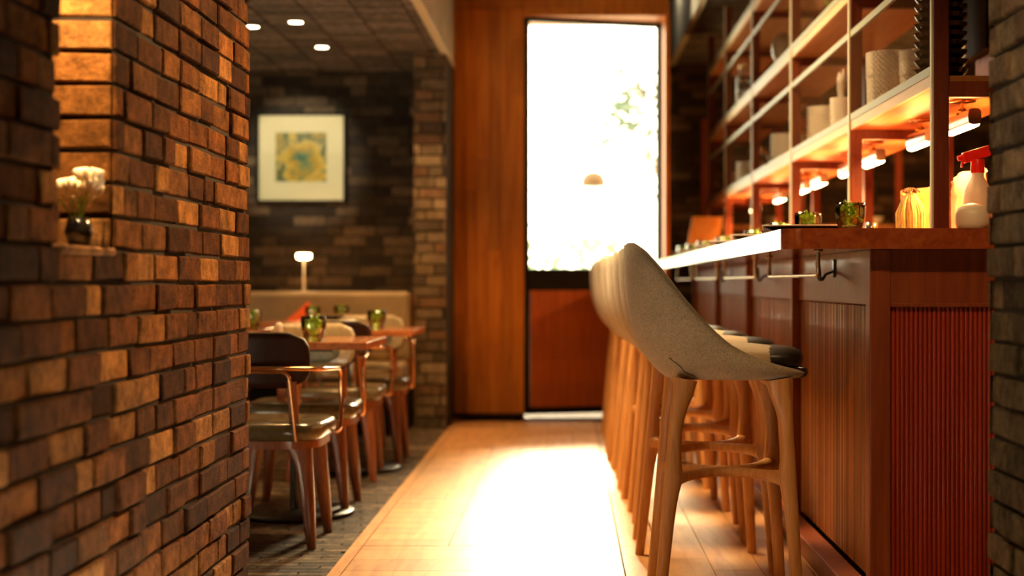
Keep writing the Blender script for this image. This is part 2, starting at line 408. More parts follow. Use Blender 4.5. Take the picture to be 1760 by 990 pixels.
mb = MB(); mb.box(-4.7, -4.6, -1.2, 11.1, 0, 3.6); struct(mb.build('wall_dining_side', 'mortarfar'))
mb = MB(); mb.box(-4.7, 4.2, -1.4, -1.2, 0, 4.0); struct(mb.build('wall_front', 'mortarfar'))
mb = MB(); mb.box(XR + .6, 4.2, 3.0, 3.1, 0, 3.6); struct(mb.build('wall_bar_front', 'mortarfar'))

# ceilings: two dropped tile ceilings with plaster fascias, higher one over the passage
def tiles(mb, x0, x1, y0, y1, z, dx, dy, pal, seed, up=-1, gap=.006, th=.006, mi=1, mis=0):
    rnd = random.Random(seed); y = y0; r = 0
    while y < y1:
        x = x0 - (dx * (r * .37 % 1) if mis else 0)
        while x < x1:
            a, b = max(x, x0), min(x + dx - gap, x1); c, d = y, min(y + dy - gap, y1)
            if b - a > .01 and d - c > .005:
                k = rnd.uniform(.75, 1.25); col = tuple(min(1, q * k) for q in rnd.choice(pal))
                mb.box(a, b, c, d, min(z, z + up * (th + rnd.uniform(0, .002))), max(z, z + up * th), mi, col)
            x += dx
        y += dy; r += 1
PAL_CEIL = [(.17, .155, .12), (.22, .20, .155), (.13, .12, .095), (.27, .245, .19)]
mb = MB(); mb.box(-4.7, -.83, 4.0, 11.1, 2.486, 2.6)
tiles(mb, -4.6, -.83, 4.5, 10.9, 2.486, .285, .075, PAL_CEIL, 31)
for i in range(14): mb.box(-4.6 + i * .285 - .008, -4.6 + i * .285, 4.5, 10.9, 2.474, 2.486, 0)
struct(mb.build('ceiling', ['mortarfar', 'ceiltile']))
mb = MB(); mb.box(-.83, -.79, 4.0, 10.6, 2.47, 3.7, 0); mb.box(-.834, -.786, 4.0, 10.6, 2.462, 2.474, 1)
struct(mb.build('trim_1', ['plaster', 'paleedge']))
mb = MB(); mb.box(.95, 4.2, 3.0, 13.5, 2.906, 3.0)
tiles(mb, .95, 4.0, 4.0, 13.4, 2.906, .8, .11, PAL_CEIL, 33, mis=1)
struct(mb.build('ceiling', ['mortarfar', 'ceiltile']))
mb = MB(); mb.box(.91, .95, 3.47, 13.42, 2.89, 3.7, 0); mb.box(.906, .954, 3.47, 13.42, 2.882, 2.894, 1)
struct(mb.build('trim_2', ['plaster', 'paleedge']))
mb = MB(); mb.box(-4.7, 4.2, -1.3, 11.2, 3.65, 3.75); struct(mb.build('ceiling', 'mortarfar'))
mb = MB(); mb.box(.72, 4.2, 11.2, 13.6, 3.6, 3.75); struct(mb.build('ceiling', 'plaster'))

# floors
def plank(mb, x0, x1, y0, y1, rnd, along='x'):
    k = rnd.uniform(.82, 1.14); mb.box(x0 + .0015, x1 - .0015, y0 + .0015, y1 - .0015, -.02, 0, 0, (k, k * rnd.uniform(.95, 1.02), k * rnd.uniform(.9, 1.02)))
rnd = random.Random(41); mb = MB()
mb.box(-.787, 4.0, -1.2, 13.4, -.05, -.012, 1)
mb.box(-.783, -.741, -1.2, 5.47, -.02, 0, 0, (1.05, 1.0, .95)); mb.box(-.783, -.741, 5.475, 10.4, -.02, 0, 0, (.95, .92, .9))
for y in (-1.2, 2.4, 5.47, 6.8, 8.4): mb.box(.192, .32, y, {-1.2: 2.4, 2.4: 5.47, 5.47: 6.8, 6.8: 8.4, 8.4: 10.7}[y] - .004, -.02, 0, 0, (1.0, .97, .93))
y = -1.2
while y < 5.46:                     # boards across the passage
    plank(mb, -.739, .188, y, min(y + .2, 5.47), rnd); y += .2
# panels of boards laid in alternate directions
yy = 5.474; k = 0
for Lp in (1.33, 1.0, 1.0, 1.0, .9):
    xs = [(-.739, -.43), (-.43, -.12), (-.12, .188)] if k % 2 == 0 else [(-.739, -.12), (-.12, .188)]
    for a, b in xs:
        if (k + int(a * 10)) % 2 == 0:
            w = (b - a) / 2
            for q in range(2): plank(mb, a + q * w, a + (q + 1) * w, yy, yy + Lp, rnd)
        else:
            n = int(Lp / .125)
            for q in range(n): plank(mb, a, b, yy + q * Lp / n, yy + (q + 1) * Lp / n, rnd)
    yy += Lp; k += 1
for i in range(3):                  # under the stools and behind the bar
    y = -1.2 + i * .3
    while y < 13.4:
        L = rnd.uniform(.7, 1.3); plank(mb, .324 + i * .16, .484 + i * .16, y, min(y + L, 13.4), rnd); y += L
y = 3.5
while y < 13.3: plank(mb, .81, 4.0, y, y + .18, rnd); y += .18
mb.box(-.85, 1.0, 10.4, 10.72, -.02, .0, 0, (.8, .7, .62))
struct(mb.build('floor', ['floorwood', 'mortarfar']))
mb = MB(); mb.box(-4.7, -.787, 3.8, 11.0, -.05, -.008, 0)
PAL_TILE = [(.15, .095, .05), (.20, .13, .07), (.11, .07, .04), (.24, .155, .085)]
tiles(mb, -4.6, -.787, 4.0, 10.9, -.008, .21, .055, PAL_TILE, 43, up=1, th=.006, gap=.007, mis=1)
struct(mb.build('floor', ['mortarfar', 'tile']))

# entrance wall of vertical boards with the door opening
def boards(mb, x0, x1, y0, y1, z0, z1, n, seed, mi=0):
    r = random.Random(seed)
    for i in range(n):
        a = x0 + (x1 - x0) * i / n; b = x0 + (x1 - x0) * (i + 1) / n
        cuts = [z0] + sorted(r.uniform(z0, z1) for _ in range(2)) + [z1]
        for p, q in zip(cuts, cuts[1:]):
            if q - p < .02: continue
            k = r.uniform(.82, 1.15); mb.box(a + .0008, b - .0008, y0, y1, p + .0008, q - .0008, mi, (k, k, k))
mb = MB()
YD = 10.70
boards(mb, -.81, -.305, YD, YD + .10, .03, 2.89, 6, 51)
mb.box(-.81, -.305, YD + .01, YD + .12, 0, 3.7, 1)
mb.box(-.81, .72, YD + .06, YD + .12, 2.86, 3.7, 1)
for i, (a, b) in enumerate(((-.81, .1), (.102, .72))): mb.box(a, b, YD - .01, YD + .1, 2.895, 3.7, 0, (.8 + .1 * i,) * 3)
mb.box(-.305, .69, YD, YD + .42, 2.842, 2.893, 0, (.9, .9, .9))
mb.box(.69, .725, YD - .0, YD + .42, 0, 2.89, 0, (1.1, 1.0, .9)); mb.prism([(.705, YD + .42), (.725, YD + .42), (.885, 13.42), (.865, 13.42)], 0, 3.7, 1)
struct(mb.build('wall_entrance', ['panelwood', 'blackframe']))
mb = MB(); mb.box(-.83, -.81, 9.99, YD + .12, 0, 3.7); struct(mb.build('trim_3', 'blackframe'))

# the door, standing slightly ajar outwards
door = thing('door_1', None, None, (-.298, YD + .045, 0), R(16)); door['kind'] = 'structure'
DW = 1.022; t0, t1 = -.02, .03
mb = MB(); mb.box(0, .026, t0, t1, .02, 2.84); mb.box(DW - .03, DW, t0, t1, .02, 2.84)
mb.box(0, DW, t0, t1, 2.812, 2.84); mb.box(0, DW, t0, t1, .90, 1.055); mb.box(0, DW, t0, t1, .02, .07)
mb.build('door_frame', 'blackframe', door, bevel=.002)
mb = MB(); r = random.Random(8)
for i in range(5):
    k = r.uniform(.80, .92); mb.box(.03, DW - .03, t0 - .004, t1, .07 + i * .166, .07 + (i + 1) * .166, 0, (k * 1.0, k * .62, k * .5))
mb.build('lower_panel', 'panelwood', door)
mb = MB(); mb.box(.022, DW - .026, .0, .008, 1.05, 2.82); mb.build('glass_pane', 'doorglass', door)

# ------------------------------------------------------------------ bar
bar = thing('bar_cabinet', 'long reddish wooden bar front with reeded slat panels', 'bar', (.89, 4.45, 0))
def bl(o): return o
XBAR, YB0, YB1 = .89, 4.45, 10.66
SY = [5.84, 7.36, 8.88, 10.42]
mb = MB(); mb.box(.03, .86, .03, YB1 - YB0, .0, 1.045); mb.build('carcass', 'blackframe', bar)
mb = MB(); mb.box(0, .062, 0, .062, 0, 1.05); mb.build('corner_post', 'mahog', bar, bevel=.004)
prev = .062
for i, sy in enumerate(SY + [YB1]):
    a, b = prev, sy - YB0 - (.0 if i < 4 else 0)
    mb = MB(); mb.box(.004, .03, a, b, .885, 1.05); mb.build('top_rail', 'mahog', bar, bevel=.003)
    mb = MB(); rr = random.Random(60 + i); y = a
    while y < b - .002:
        w = rr.choice((.018, .018, .024, .04)); w = min(w, b - y); k = rr.uniform(.65, 1.55)
        mb.box(.012, .03, y + .0012, y + w - .0012, .07, .885, 0, (k, k * rr.uniform(.95, 1.25), k), bev=.004); y += w
    mb.build('slat_panel', 'reed', bar)
    if i < 4:
        mb = MB(); mb.box(-.022, .03, b, b + .05, .0, 1.05); mb.build('stile', 'mahog', bar, bevel=.004); prev = b + .05
mb = MB(); mb.box(-.075, .0, .0, YB1 - YB0, 0, .068); mb.build('plinth', 'mahog', bar, bevel=.004)
mb = MB(); mb.box(.062, .86, .004, .03, .885, 1.05); mb.box(.062, .86, -.004, .01, .880, .892); mb.build('end_rail', 'mahog', bar, bevel=.002)
mb = MB(); x = .066; rr = random.Random(77)
while x < .85:
    k = rr.uniform(.85, 1.15)
    mb.tube([(x + .0065, .018, .0), (x + .0065, .018, .882)], .0072, 10, 0, col=(k, k, k), up=(1, 0, 0), ry=.008); x += .0135
mb.build('end_slat_panel', 'reeddark', bar)

# counter top, rounded near corner
mb = MB(); cx, cy, cr = .63 + .085, 4.38 + .085, .085
poly = [(cx - cr * math.cos(a), cy - cr * math.sin(a)) for a in [PI / 2 * i / 10 for i in range(11)]]
poly += [(1.78, 4.38), (1.78, 12.2), (.98, 12.2), (.98, 10.68), (.63, 10.68)]
mb.prism(poly, 1.05, 1.11)
tag(mb.build('countertop', 'topwood', bevel=.006, bseg=3), 'glossy reddish wooden countertop with rounded near corner on the bar', 'countertop')

# bag rails under the counter top
rl = ['near corner of bar, closest of the row', 'second from the near corner', 'third from the near corner', 'farthest, close to the entrance door']
rail0 = None
for i, (a, b) in enumerate(((4.52, 5.62), (6.03, 7.20), (7.58, 8.78), (9.12, 10.32))):
    t = thing('bag_rail', 'thin metal bag rail under the counter overhang, ' + rl[i], 'bag rail', (.75, a, 1.05), 0, 'metal bag rails under the counter')
    L = b - a
    mb = MB(); mb.tube(rounded([(0, 0, -.002), (0, 0, -.076), (0, L, -.076), (0, L, -.002)], .022), .0062, 10); mb.build('bar', 'steel', t)
    for y in (0, L):
        mb = MB(); mb.lathe([(0, -.005), (.014, -.005), (.014, 0), (0, 0)], (0, y, 0), 14); mb.build('mount_plate', 'steel', t)
for i, y in enumerate((5.06, 6.67, 8.2)):
    t = thing('bag_hook', 'black double hook on the bar front rail, ' + ('closest to the near corner' if i == 0 else 'in the second panel' if i == 1 else 'in the third panel'), 'hook', (.894, y, 1.0), 0, 'black bag hooks')
    mb = MB(); mb.box(-.006, 0, -.012, .012, -.03, .03); mb.build('back_plate', 'blackmetal', t, bevel=.002)
    for s in (-1, 1):
        mb = MB(); mb.tube([(-.004, s * .004, -.01)] + [(-.03 - .022 * math.sin(q), s * (.006 + .012 * q), -.02 - .02 * math.sin(q * 2)) for q in (0, .3, .6, .9, 1.2)] + [(-.056, s * .024, .02)], .0042, 8)
        mb.build('prong', 'blackmetal', t)

# ------------------------------------------------------------------ bar stools (local: faces +x towards the bar, origin on the floor)
def make_stool(label):
    t = thing('bar_stool', label, 'bar stool', (0, 0, 0), 0, 'upholstered bar stools along the bar')
    X0 = .45
    rimz = [(.165, 1.062), (.185, 1.06), (.21, 1.04), (.25, .995), (.29, .945), (.33, .895), (.375, .845), (.415, .805), (.458, .772), (.50, .75), (.54, .733), (.60, .714), (.69, .692)]
    nphi, nv = 56, 14; vs = []; 
    def ring(v, off=0.0):
        out = []
        for k in range(nphi + 1):
            ph = -PI + 2 * PI * k / nphi                      # 0 = back
            sn = math.sin(ph); y_r = math.copysign(abs(sn) ** .72, sn) * .243; x_r = .43 - .262 * math.cos(ph)
            z_r = lerp_tab(rimz, x_r)
            x_b = .475 - .185 * math.cos(ph); y_b = math.copysign(abs(sn) ** .8, sn) * .175; z_b = .676
            cxx = x_r - .012 * max(0, math.cos(ph)) ; cyy = y_r * 1.02; hh = z_r - z_b
            czz = z_b + hh * (.24 if hh > .1 else .15) - .0
            a, b, c = (1 - v) ** 2, 2 * v * (1 - v), v * v
            p = Vector((a * x_b + b * cxx + c * x_r, a * y_b + b * cyy + c * y_r, a * z_b + b * czz + c * z_r))
            if off:
                cen = Vector((.46, 0, p.z)); d = (cen - p); d.z = 0
                p = p + d.normalized() * off; p.z += off * .55 * (1 - v)
            p.x -= X0; out.append(p)
        return out
    mb = MB(); rings = [ring(i / nv) for i in range(nv + 1)]
    top = ring(1.0, .010); 
    for p in top: p.z += .004
    rings.append(top)
    rings += [ring(i / nv, .022) for i in range(nv, -1, -1)]
    vs = [p for r_ in rings for p in r_[:-1]]; n = nphi
    fs = [(i * n + j, i * n + (j + 1) % n, (i + 1) * n + (j + 1) % n, (i + 1) * n + j) for i in range(len(rings) - 1) for j in range(n)]
    mb.add(vs, fs, 0, (1, 1, 1), True)
    mb.add(rings[0][:-1], [tuple(reversed(range(n)))], 0); mb.add(rings[-1][:-1], [tuple(range(n))], 0)
    shell = mb.build('backrest_shell', 'fabric', t)
    # piping along the rim, dark front nose, stitched dart
    mb = MB(); mb.tube([p + Vector((0, 0, .003)) for p in ring(1.0, .010)[:-1]], .0035, 8, closed=True); mb.build('piping', 'fabric', shell)
    for s in (-1, 1):
        mb = MB()
        pts = [ring(v)[int(nphi * (.5 + s * f))] for v, f in ((.07, .148), (.14, .141), (.22, .132), (.30, .120))]
        mb.tube([p * 1.002 for p in pts], .0022, 6); mb.build('seam', 'blackleather', shell)
    def cushion(x0, x1, z0, z1, hw, n=36, m=10, xcut=None):
        vs = []
        cxm = (x0 + x1) / 2; ax = (x1 - x0) / 2
        for i in range(m + 1):
            th = -PI / 2 + PI * i / m; rr_ = abs(math.cos(th)) ** .5; z = (z0 + z1) / 2 + (z1 - z0) / 2 * math.copysign(abs(math.sin(th)) ** .8, math.sin(th))
            for j in range(n):
                a = 2 * PI * j / n; c_, s_ = math.cos(a), math.sin(a)
                vs.append((cxm + ax * rr_ * math.copysign(abs(c_) ** .7, c_), hw * rr_ * math.copysign(abs(s_) ** .7, s_), z))
        fs = [(i * n + j, i * n + (j + 1) % n, (i + 1) * n + (j + 1) % n, (i + 1) * n + j) for i in range(m) for j in range(n)]
        return vs, fs
    mb = MB(); vs, fs = cushion(-.19, .19, .692, .774, .195); mb.add(vs, fs, 0, (1, 1, 1), True); mb.build('seat_cushion', 'fabric_light', t)
    mb = MB(); vs, fs = cushion(.06, .236, .702, .768, .172); mb.add(vs, fs, 0, (1, 1, 1), True); o = mb.build('front_roll', 'blackleather', t); o['label'] = 'black leather front edge'
    mb = MB(); mb.tube([(.20 , -.10, .690), (.238, -.05, .690), (.250, 0, .690), (.238, .05, .690), (.20, .10, .690)], .014, 8, ry=.010); mb.build('front_nose', 'blackleather', t)
    # wooden frame
    for sx in (-1, 1):
        for sy in (-1, 1):
            tx = -.130 if sx < 0 else .165; fx = -.190 if sx < 0 else .202
            ty, fy = .155 * sy, .187 * sy
            mb = MB(); pts = []; ra = []; rb = []
            for z in (.678, .66, .64, .62, .60, .58, .56, .52, .48, .46, .44, .42, .40, .38, .36, .32, .24, .12, .0):
                f = 1 - z / .678; 
                x = tx + (fx - tx) * f; yv = ty + (fy - ty) * f
                w = lerp_tab([(0, .016), (.30, .0195), (.36, .023), (.40, .027), (.44, .023), (.50, .0195), (.56, .0205), (.60, .025), (.64, .032), (.678, .036)], z)
                w2 = lerp_tab([(0, .0165), (.30, .021), (.40, .024), (.5, .021), (.64, .026), (.678, .03)], z)
                inner = (w - .0195) * -sx * .9
                pts.append((x + inner, yv, z)); ra.append(w); rb.append(w2)
            mb.tube(pts, ra, 16, 0, ry=rb, up=(1, 0, 0), power=.85); mb.build('leg', 'stoolwood', t)
    xl, xr = -.150, .174
    for sy in (-1, 1):
        mb = MB(); pts = []; ra = []; rb = []
        for i in range(17):
            u = i / 16; bow = math.sin(PI * u); pts.append((xl + (xr - xl) * u, sy * (.172 - .158 * bow ** .9), .398 - .0 * bow))
            e = abs(2 * u - 1); ra.append(.0145 + .013 * e ** 6); rb.append(.017 + .010 * e ** 6)
        mb.tube(pts, ra, 14, 0, ry=rb, up=(0, 0, 1), power=.85); mb.build('stretcher', 'stoolwood', t)
    for sx in (-1, 1):
        x = -.118 if sx < 0 else .150
        mb = MB(); mb.tube([(x, -.155, .662), (x, .155, .662)], .016, 10, ry=.02); mb.build('seat_rail', 'stoolwood', t)
    return t
SL = ['taupe fabric bar stool, closest to the camera and in sharp focus', 'taupe fabric bar stool right behind the closest one', 'taupe fabric bar stool, third from the camera',
      'taupe fabric bar stool, fourth from the camera', 'taupe fabric bar stool, fifth from the camera', 'taupe fabric bar stool, sixth from the camera',
      'taupe fabric bar stool, seventh from camera, mostly hidden in the row', 'taupe fabric bar stool closest to the entrance door, farthest of the row']
SP = [(4.45, 0, -.006), (5.13, 4, .004), (5.79, -2, 0.002), (6.48, 2, -.004), (7.17, -1, -.014), (7.92, 2, -.03), (8.66, -2, -.03), (9.42, 1, -.03)]
stool = make_stool(SL[0]); stool.location = (.449, SP[0][0], 0)
for i in range(1, 8): dup(stool, (.455 + SP[i][2], SP[i][0], 0), R(SP[i][1]), SL[i])

# ------------------------------------------------------------------ shelf rack standing on the counter
rack = thing('shelf_rack', 'tall reddish wooden shelf rack with metal mesh fronts on the bar', 'shelf rack', (1.1, 4.52, 1.11))
PY = [4.535, 5.87, 7.41, 8.97, 10.50, 11.75]
RO = Vector((1.1, 4.52, 1.11)); ZT = 2.87
SH = [1.545, 2.055, 2.562]
def rb(mb, x0, x1, y0, y1, z0, z1, **k): mb.box(x0 - RO.x, x1 - RO.x, y0 - RO.y, y1 - RO.y, z0 - RO.z, z1 - RO.z, **k)
for y in PY:
    for x in (1.10, 1.455):
        mb = MB(); rb(mb, x, x + .045, y, y + .05, 1.11, ZT); p = mb.build('post', 'rackwood', rack, bevel=.003)
        if x == 1.10:
            mb = MB(); rb(mb, x - .006, x, y + .008, y + .030, 1.11, ZT); o = mb.build('lit_edge', 'paleedge', p)  # pale strip paints the light on the post's left edge
    for z in SH:
        mb = MB(); rb(mb, 1.145, 1.455, y + .004, y + .044, z - .035, z + .012); mb.build('cross_beam', 'rackwood', rack, bevel=.002)
for bi in range(5):
    ya, yb = PY[bi] + .05, PY[bi + 1]
    for z in SH:
        mb = MB(); rb(mb, 1.112, 1.49, ya, yb, z, z + .035); sh = mb.build('shelf_board', 'shelfwood', rack, bevel=.002)
        mb = MB(); rb(mb, 1.100, 1.112, ya, yb, z, z + .035); mb.build('shelf_lit_edge', 'lipwood', sh)  # tan shelf edge, its pale tone includes the light on it
        mb = MB(); rb(mb, 1.098, 1.110, ya, yb, z + .035, z + .062); 
        if z < 2.5: rb(mb, 1.098, 1.110, ya, yb, z + .36, z + .385)
        fr = mb.build('mesh_frame', 'greymetal', rack)
        if z < 2.1 and bi < 5:
            mb = MB(); z0, z1 = z + .062, z + .36; h = z1 - z0; sp = .0125 if bi < 2 else .025; L = yb - ya
            k = -int(h / sp)
            tw = .0008
            while k * sp < L:
                for d in (1, -1):
                    u0 = k * sp; u1 = u0 + h * .6; za, zb = (z0, z1) if d > 0 else (z1, z0)
                    lo, hi = max(0, u0), min(L, u1)
                    if hi > lo:
                        f0 = (lo - u0) / (u1 - u0); f1 = (hi - u0) / (u1 - u0)
                        A = Vector((1.104, ya + lo, za + (zb - za) * f0)) - RO; B = Vector((1.104, ya + hi, za + (zb - za) * f1)) - RO
                        dd = (B - A).normalized(); nn = Vector((0, dd.z, -dd.y)) * tw
                        q = Vector((.0006 * d, 0, 0))
                        mb.add([A - nn + q, B - nn + q, B + nn + q, A + nn + q], [(0, 1, 2, 3)], 0)
                k += 1
            mb.build('wire_mesh', 'meshmetal', fr)

# shelf lamps (linear fittings hung under the lowest shelf)
LY = [4.92, 5.50, 6.35, 6.92, 7.72, 8.25, 9.15, 10.35]
LN = ['nearest the brick wall on the right', 'second from the right brick wall', 'third from the right brick wall', 'fourth from the right brick wall', 'fifth from the right brick wall', 'sixth from the right brick wall', 'seventh from the right brick wall', 'farthest along the rack']
t = thing('shelf_lamp', 'glowing linear lamp hung under the lowest shelf, ' + LN[0], 'lamp', (1.285, LY[0], SH[0]), 0, 'linear lamps under the rack')
mb = MB(); mb.lathe([(0, -.006), (.042, -.006), (.045, 0), (0, 0)], (0, 0, 0), 20); mb.build('ceiling_plate', 'brass', t)
mb = MB(); mb.tube([(0, 0, -.004), (0, 0, -.04)], .006, 8); mb.build('stem', 'brass', t)
mb = MB(); mb.lathe([(.0, -.062)] + [(.020 * math.cos(a), -.044 + .02 * math.sin(a)) for a in [R(q) for q in range(-80, 81, 20)]] + [(0, -.024)], (0, .0, 0), 16); mb.build('joint', 'brass', t)
mb = MB(); mb.tube([(0, -.15, -.068), (0, .15, -.068)], .026, 16, power=.6, ry=.021); h = mb.build('housing', 'steel', t)
mb = MB(); mb.tube([(0, -.146, -.092), (0, .146, -.092)], .010, 12, ry=.017); mb.build('glowing_tube', 'tubeglow', h)
for i in range(1, 8): dup(t, (1.285, LY[i], SH[0]), 0, 'glowing linear lamp hung under the lowest shelf, ' + LN[i])
for i, y in enumerate(LY):
    light('shelf_lamp_light', 'AREA', (1.285, y, SH[0] - .115), 7, AMBER, (0, 0, 0), .03, .28)
    light('shelf_lamp_uplight', 'AREA', (1.285, y, SH[0] - .112), 4.5, AMBER, (PI, 0, 0), .03, .28)

# ------------------------------------------------------------------ things on the rack
def lathe_thing(name, label, cat, loc, prof, m, group=None, n=32, rz=0, **k):
    mb = MB(); mb.lathe(prof, (0, 0, 0), n, **k)
    o = mb.build(name, m); o.location = loc; o.rotation_euler = (0, 0, rz); return tag(o, label, cat, group)
def weave(amp, nr, dz):
    return lambda r, z, a: r + (amp * math.cos(nr * a + (PI if int(z / dz) % 2 else 0)) if r > .02 else 0)
def pot_prof(r0, r1, h, t=.006, st=24):
    p = [(0.001, 0)] + [(r0 + (r1 - r0) * i / st, h * i / st) for i in range(st + 1)]
    return p + [(r1 - t, h), (r0 - t, t), (.001, t)]
Z1 = SH[0] + .0355; Z2 = SH[1] + .0355; Z3 = SH[2] + .0355
lathe_thing('woven_pot', 'widest white woven-texture pot on the lowest shelf, nearest bay', 'pot', (1.21, 5.68, Z1), pot_prof(.078, .084, .235), 'whiteceramic', n=96, rfun=weave(.0055, 26, .0105), smooth=False)
lathe_thing('woven_pot', 'white woven-texture pot between the widest one and the black bowls', 'pot', (1.27, 5.44, Z1), pot_prof(.066, .072, .205), 'whiteceramic', n=96, rfun=weave(.005, 22, .010), smooth=False)
# tall black stacked bowl pile
t = thing('bowl_stack', 'tall pile of black scalloped bowls in the nearest rack bay', 'bowls', (1.23, 4.98, Z1), 0)
for i in range(11):
    mb = MB(); z = i * .030
    mb.lathe([(.001, z), (.045, z), (.078, z + .028), (.086, z + .042), (.080, z + .040), (.044, z + .006), (.001, z + .006)], (0, 0, 0), 48, rib=.035, ribn=12, smooth=False); mb.build('bowl', 'blackceramic', t)
# rabbit eared pot
t = thing('eared_pot', 'white woven pot with two upright ear shapes, second bay', 'pot', (1.20, 6.62, Z1), 0)
t.scale = (.82, .82, 1.5)
mb = MB(); mb.lathe(pot_prof(.055, .058, .12), (0, 0, 0), 72, rfun=weave(.004, 20, .010), smooth=False); mb.build('pot_body', 'whiteceramic', t)
for s in (-1, 1):
    mb = MB(); mb.tube([(0, s * .03, .115), (0, s * .045, .15), (0, s * .06, .18), (0, s * .062, .20)], [.010, .016, .014, .004], 10, ry=[.006, .008, .007, .003]); mb.build('ear', 'whiteceramic', t)
# plate stacks and jars
def plates(x, y, z, n, r, label, grp='plate stacks on the rack'):
    t = thing('plate_stack', label, 'plates', (x, y, z), 0, grp)
    for i in range(n):
        mb = MB(); q = i * .018; mb.lathe([(.001, q), (r * .55, q), (r, q + .018), (r, q + .021), (r * .53, q + .005), (.001, q + .005)], (0, 0, 0), 28); mb.build('plate', 'whiteceramic', t)
plates(1.235, 7.16, Z1, 11, .10, 'tall stack of white plates behind the eared pot'); plates(1.33, 6.92, Z1, 6, .08, 'low stack of white plates right of the tall stack in the second bay')
plates(1.235, 8.45, Z1, 11, .10, 'tall stack of white plates in the third bay'); plates(1.235, 10.2, Z1, 10, .10, 'stack of white plates in the fourth bay'); plates(1.27, 10.9, Z1, 9, .10, 'stack of white plates in the farthest bay')
def jar(x, y, z, r, h, label, lid='brass', m='clearglass'):
    t = thing('glass_jar', label, 'jar', (x, y, z), 0, 'jars on the rack')
    mb = MB(); mb.lathe([(.001, 0), (r, 0), (r, h * .8), (r * .7, h * .92), (r * .7, h)], (0, 0, 0), 24); mb.build('jar_body', m, t)
    mb = MB(); mb.lathe([(.001, h), (r * .75, h), (r * .75, h + .02), (.012, h + .024), (.014, h + .04), (.001, h + .045)], (0, 0, 0), 20); mb.build('lid', lid, t)
    mb = MB(); mb.lathe([(.001, .004), (r * .9, .004), (r * .9, h * .5), (.001, h * .55)], (0, 0, 0), 20); mb.build('contents', 'whiteceramic', t)
jar(1.25, 8.05, Z1, .05, .16, 'lidded glass jar in the third bay, lowest shelf'); jar(1.25, 9.7, Z1, .06, .2, 'lidded glass jar in the fourth bay, lowest shelf')
jar(1.2, 10.15, Z2, .07, .3, 'tall lidded glass jar on the middle shelf, fourth bay'); jar(1.25, 9.75, Z2, .05, .16, 'short lidded glass jar on the middle shelf, fourth bay')
jar(1.25, 7.6, Z2, .05, .12, 'small lidded glass jar on the middle shelf, third bay')
# dome headed figure (brown globe on stand)
t = thing('globe_stand', 'beige globe on a small dark stand, middle shelf of third bay', 'ornament', (1.22, 8.55, Z2), 0)
t.scale = (.75, .75, 1.15)
mb = MB(); mb.lathe([(.001, 0), (.05, 0), (.05, .01), (.012, .02), (.010, .08), (.001, .085)], (0, 0, 0), 20); mb.build('stand', 'blackmetal', t)
mb = MB(); mb.lathe([(.085 * math.cos(a) + .001, .16 + .085 * math.sin(a)) for a in [R(q) for q in range(-90, 91, 12)]], (0, 0, 0), 24); mb.build('globe', 'tanleather', t)
# dried flowers bundle, second bay middle shelf
def flowers(name, label, cat, loc, n, h, spread, petal, cm, potr=.04, seed=5, group=None, potm='blackceramic', poth=.09, leaf=None):
    t = thing(name, label, cat, loc, 0, group); r = random.Random(seed)
    mb = MB(); mb.lathe([(.001, 0), (potr * .7, 0), (potr, poth * .5), (potr * .75, poth), (potr * .65, poth), (potr * .6, poth * .5), (.001, poth * .4)], (0, 0, 0), 20); mb.build('vase', potm, t)
    sm = MB(); bm_ = MB()
    for i in range(n):
        a = r.uniform(0, 2 * PI); d = r.uniform(.2, 1) * spread; hh = h * r.uniform(.75, 1.0)
        tip = Vector((d * math.cos(a), d * math.sin(a), hh)); sm.tube([(0, 0, poth * .6), tip * .5 + Vector((0, 0, poth * .4)), tip], .0018, 6)
        for k in range(6):
            b = 2 * PI * k / 6 + r.random(); q = Vector((math.cos(b), math.sin(b), .6)).normalized() * petal
            bm_.tube([tip, tip + q * .5 + Vector((0, 0, petal * .1)), tip + q], [petal * .15, petal * .42, petal * .1], 6, ry=[petal * .06, petal * .12, petal * .03])
        bm_.tube([tip - Vector((0, 0, petal * .3)), tip, tip + Vector((0, 0, petal * .6))], [petal * .12, petal * .34, petal * .05], 8)
    sm.build('stems', leaf or 'leafdark', t); bm_.build('blossoms', cm, t)
    return t
M['blossom'] = plain('cream_blossom', (.86, .70, .44), .6, nscale=60, amt=.15)
flowers('dried_flowers', 'pale dried flowers in a dark vase on the middle shelf of the second bay', 'flowers', (1.26, 7.05, Z2), 16, .26, .09, .03, 'blossom', seed=9)
jar(1.24, 6.5, Z2, .06, .12, 'small lidded jar beside the dried flowers', 'brass')

# ------------------------------------------------------------------ on the counter
def make_glass(label, grp, r=.047, h=.085):
    t = thing('green_glass_tumbler', label, 'glass', (0, 0, 0), 0, grp)
    mb = MB(); mb.lathe([(.001, .0), (r * .68, 0), (r * .80, h * .12), (r * .97, h * .55), (r, h * .8), (r * .96, h), (r * .90, h), (r * .92, h * .8), (r * .88, h * .5), (r * .68, .008), (.001, .008)], (0, 0, 0), 40, rib=.022, ribn=10)
    mb.build('tumbler', 'greenglass', t)
    mb = MB(); rr_ = random.Random(3)
    for i in range(34):
        a = rr_.uniform(0, 2 * PI); d = rr_.uniform(0, .7) * r; z = rr_.uniform(.25, .95) * h; p = Vector((d * math.cos(a), d * math.sin(a), z))
        q = Vector((rr_.uniform(-1, 1), rr_.uniform(-1, 1), rr_.uniform(.1, 1))).normalized() * .018
        mb.tube([p, p + q * .5, p + q], [.002, .007, .001], 5, ry=[.001, .0025, .0005])
    mb.build('leaves', 'leafdark', t)
    mb = MB(); mb.lathe([(.001, .009), (r * .62, .009), (r * .66, h * .2), (.001, h * .22)], (0, 0, 0), 16); mb.build('soil', 'blackceramic', t)
    return t
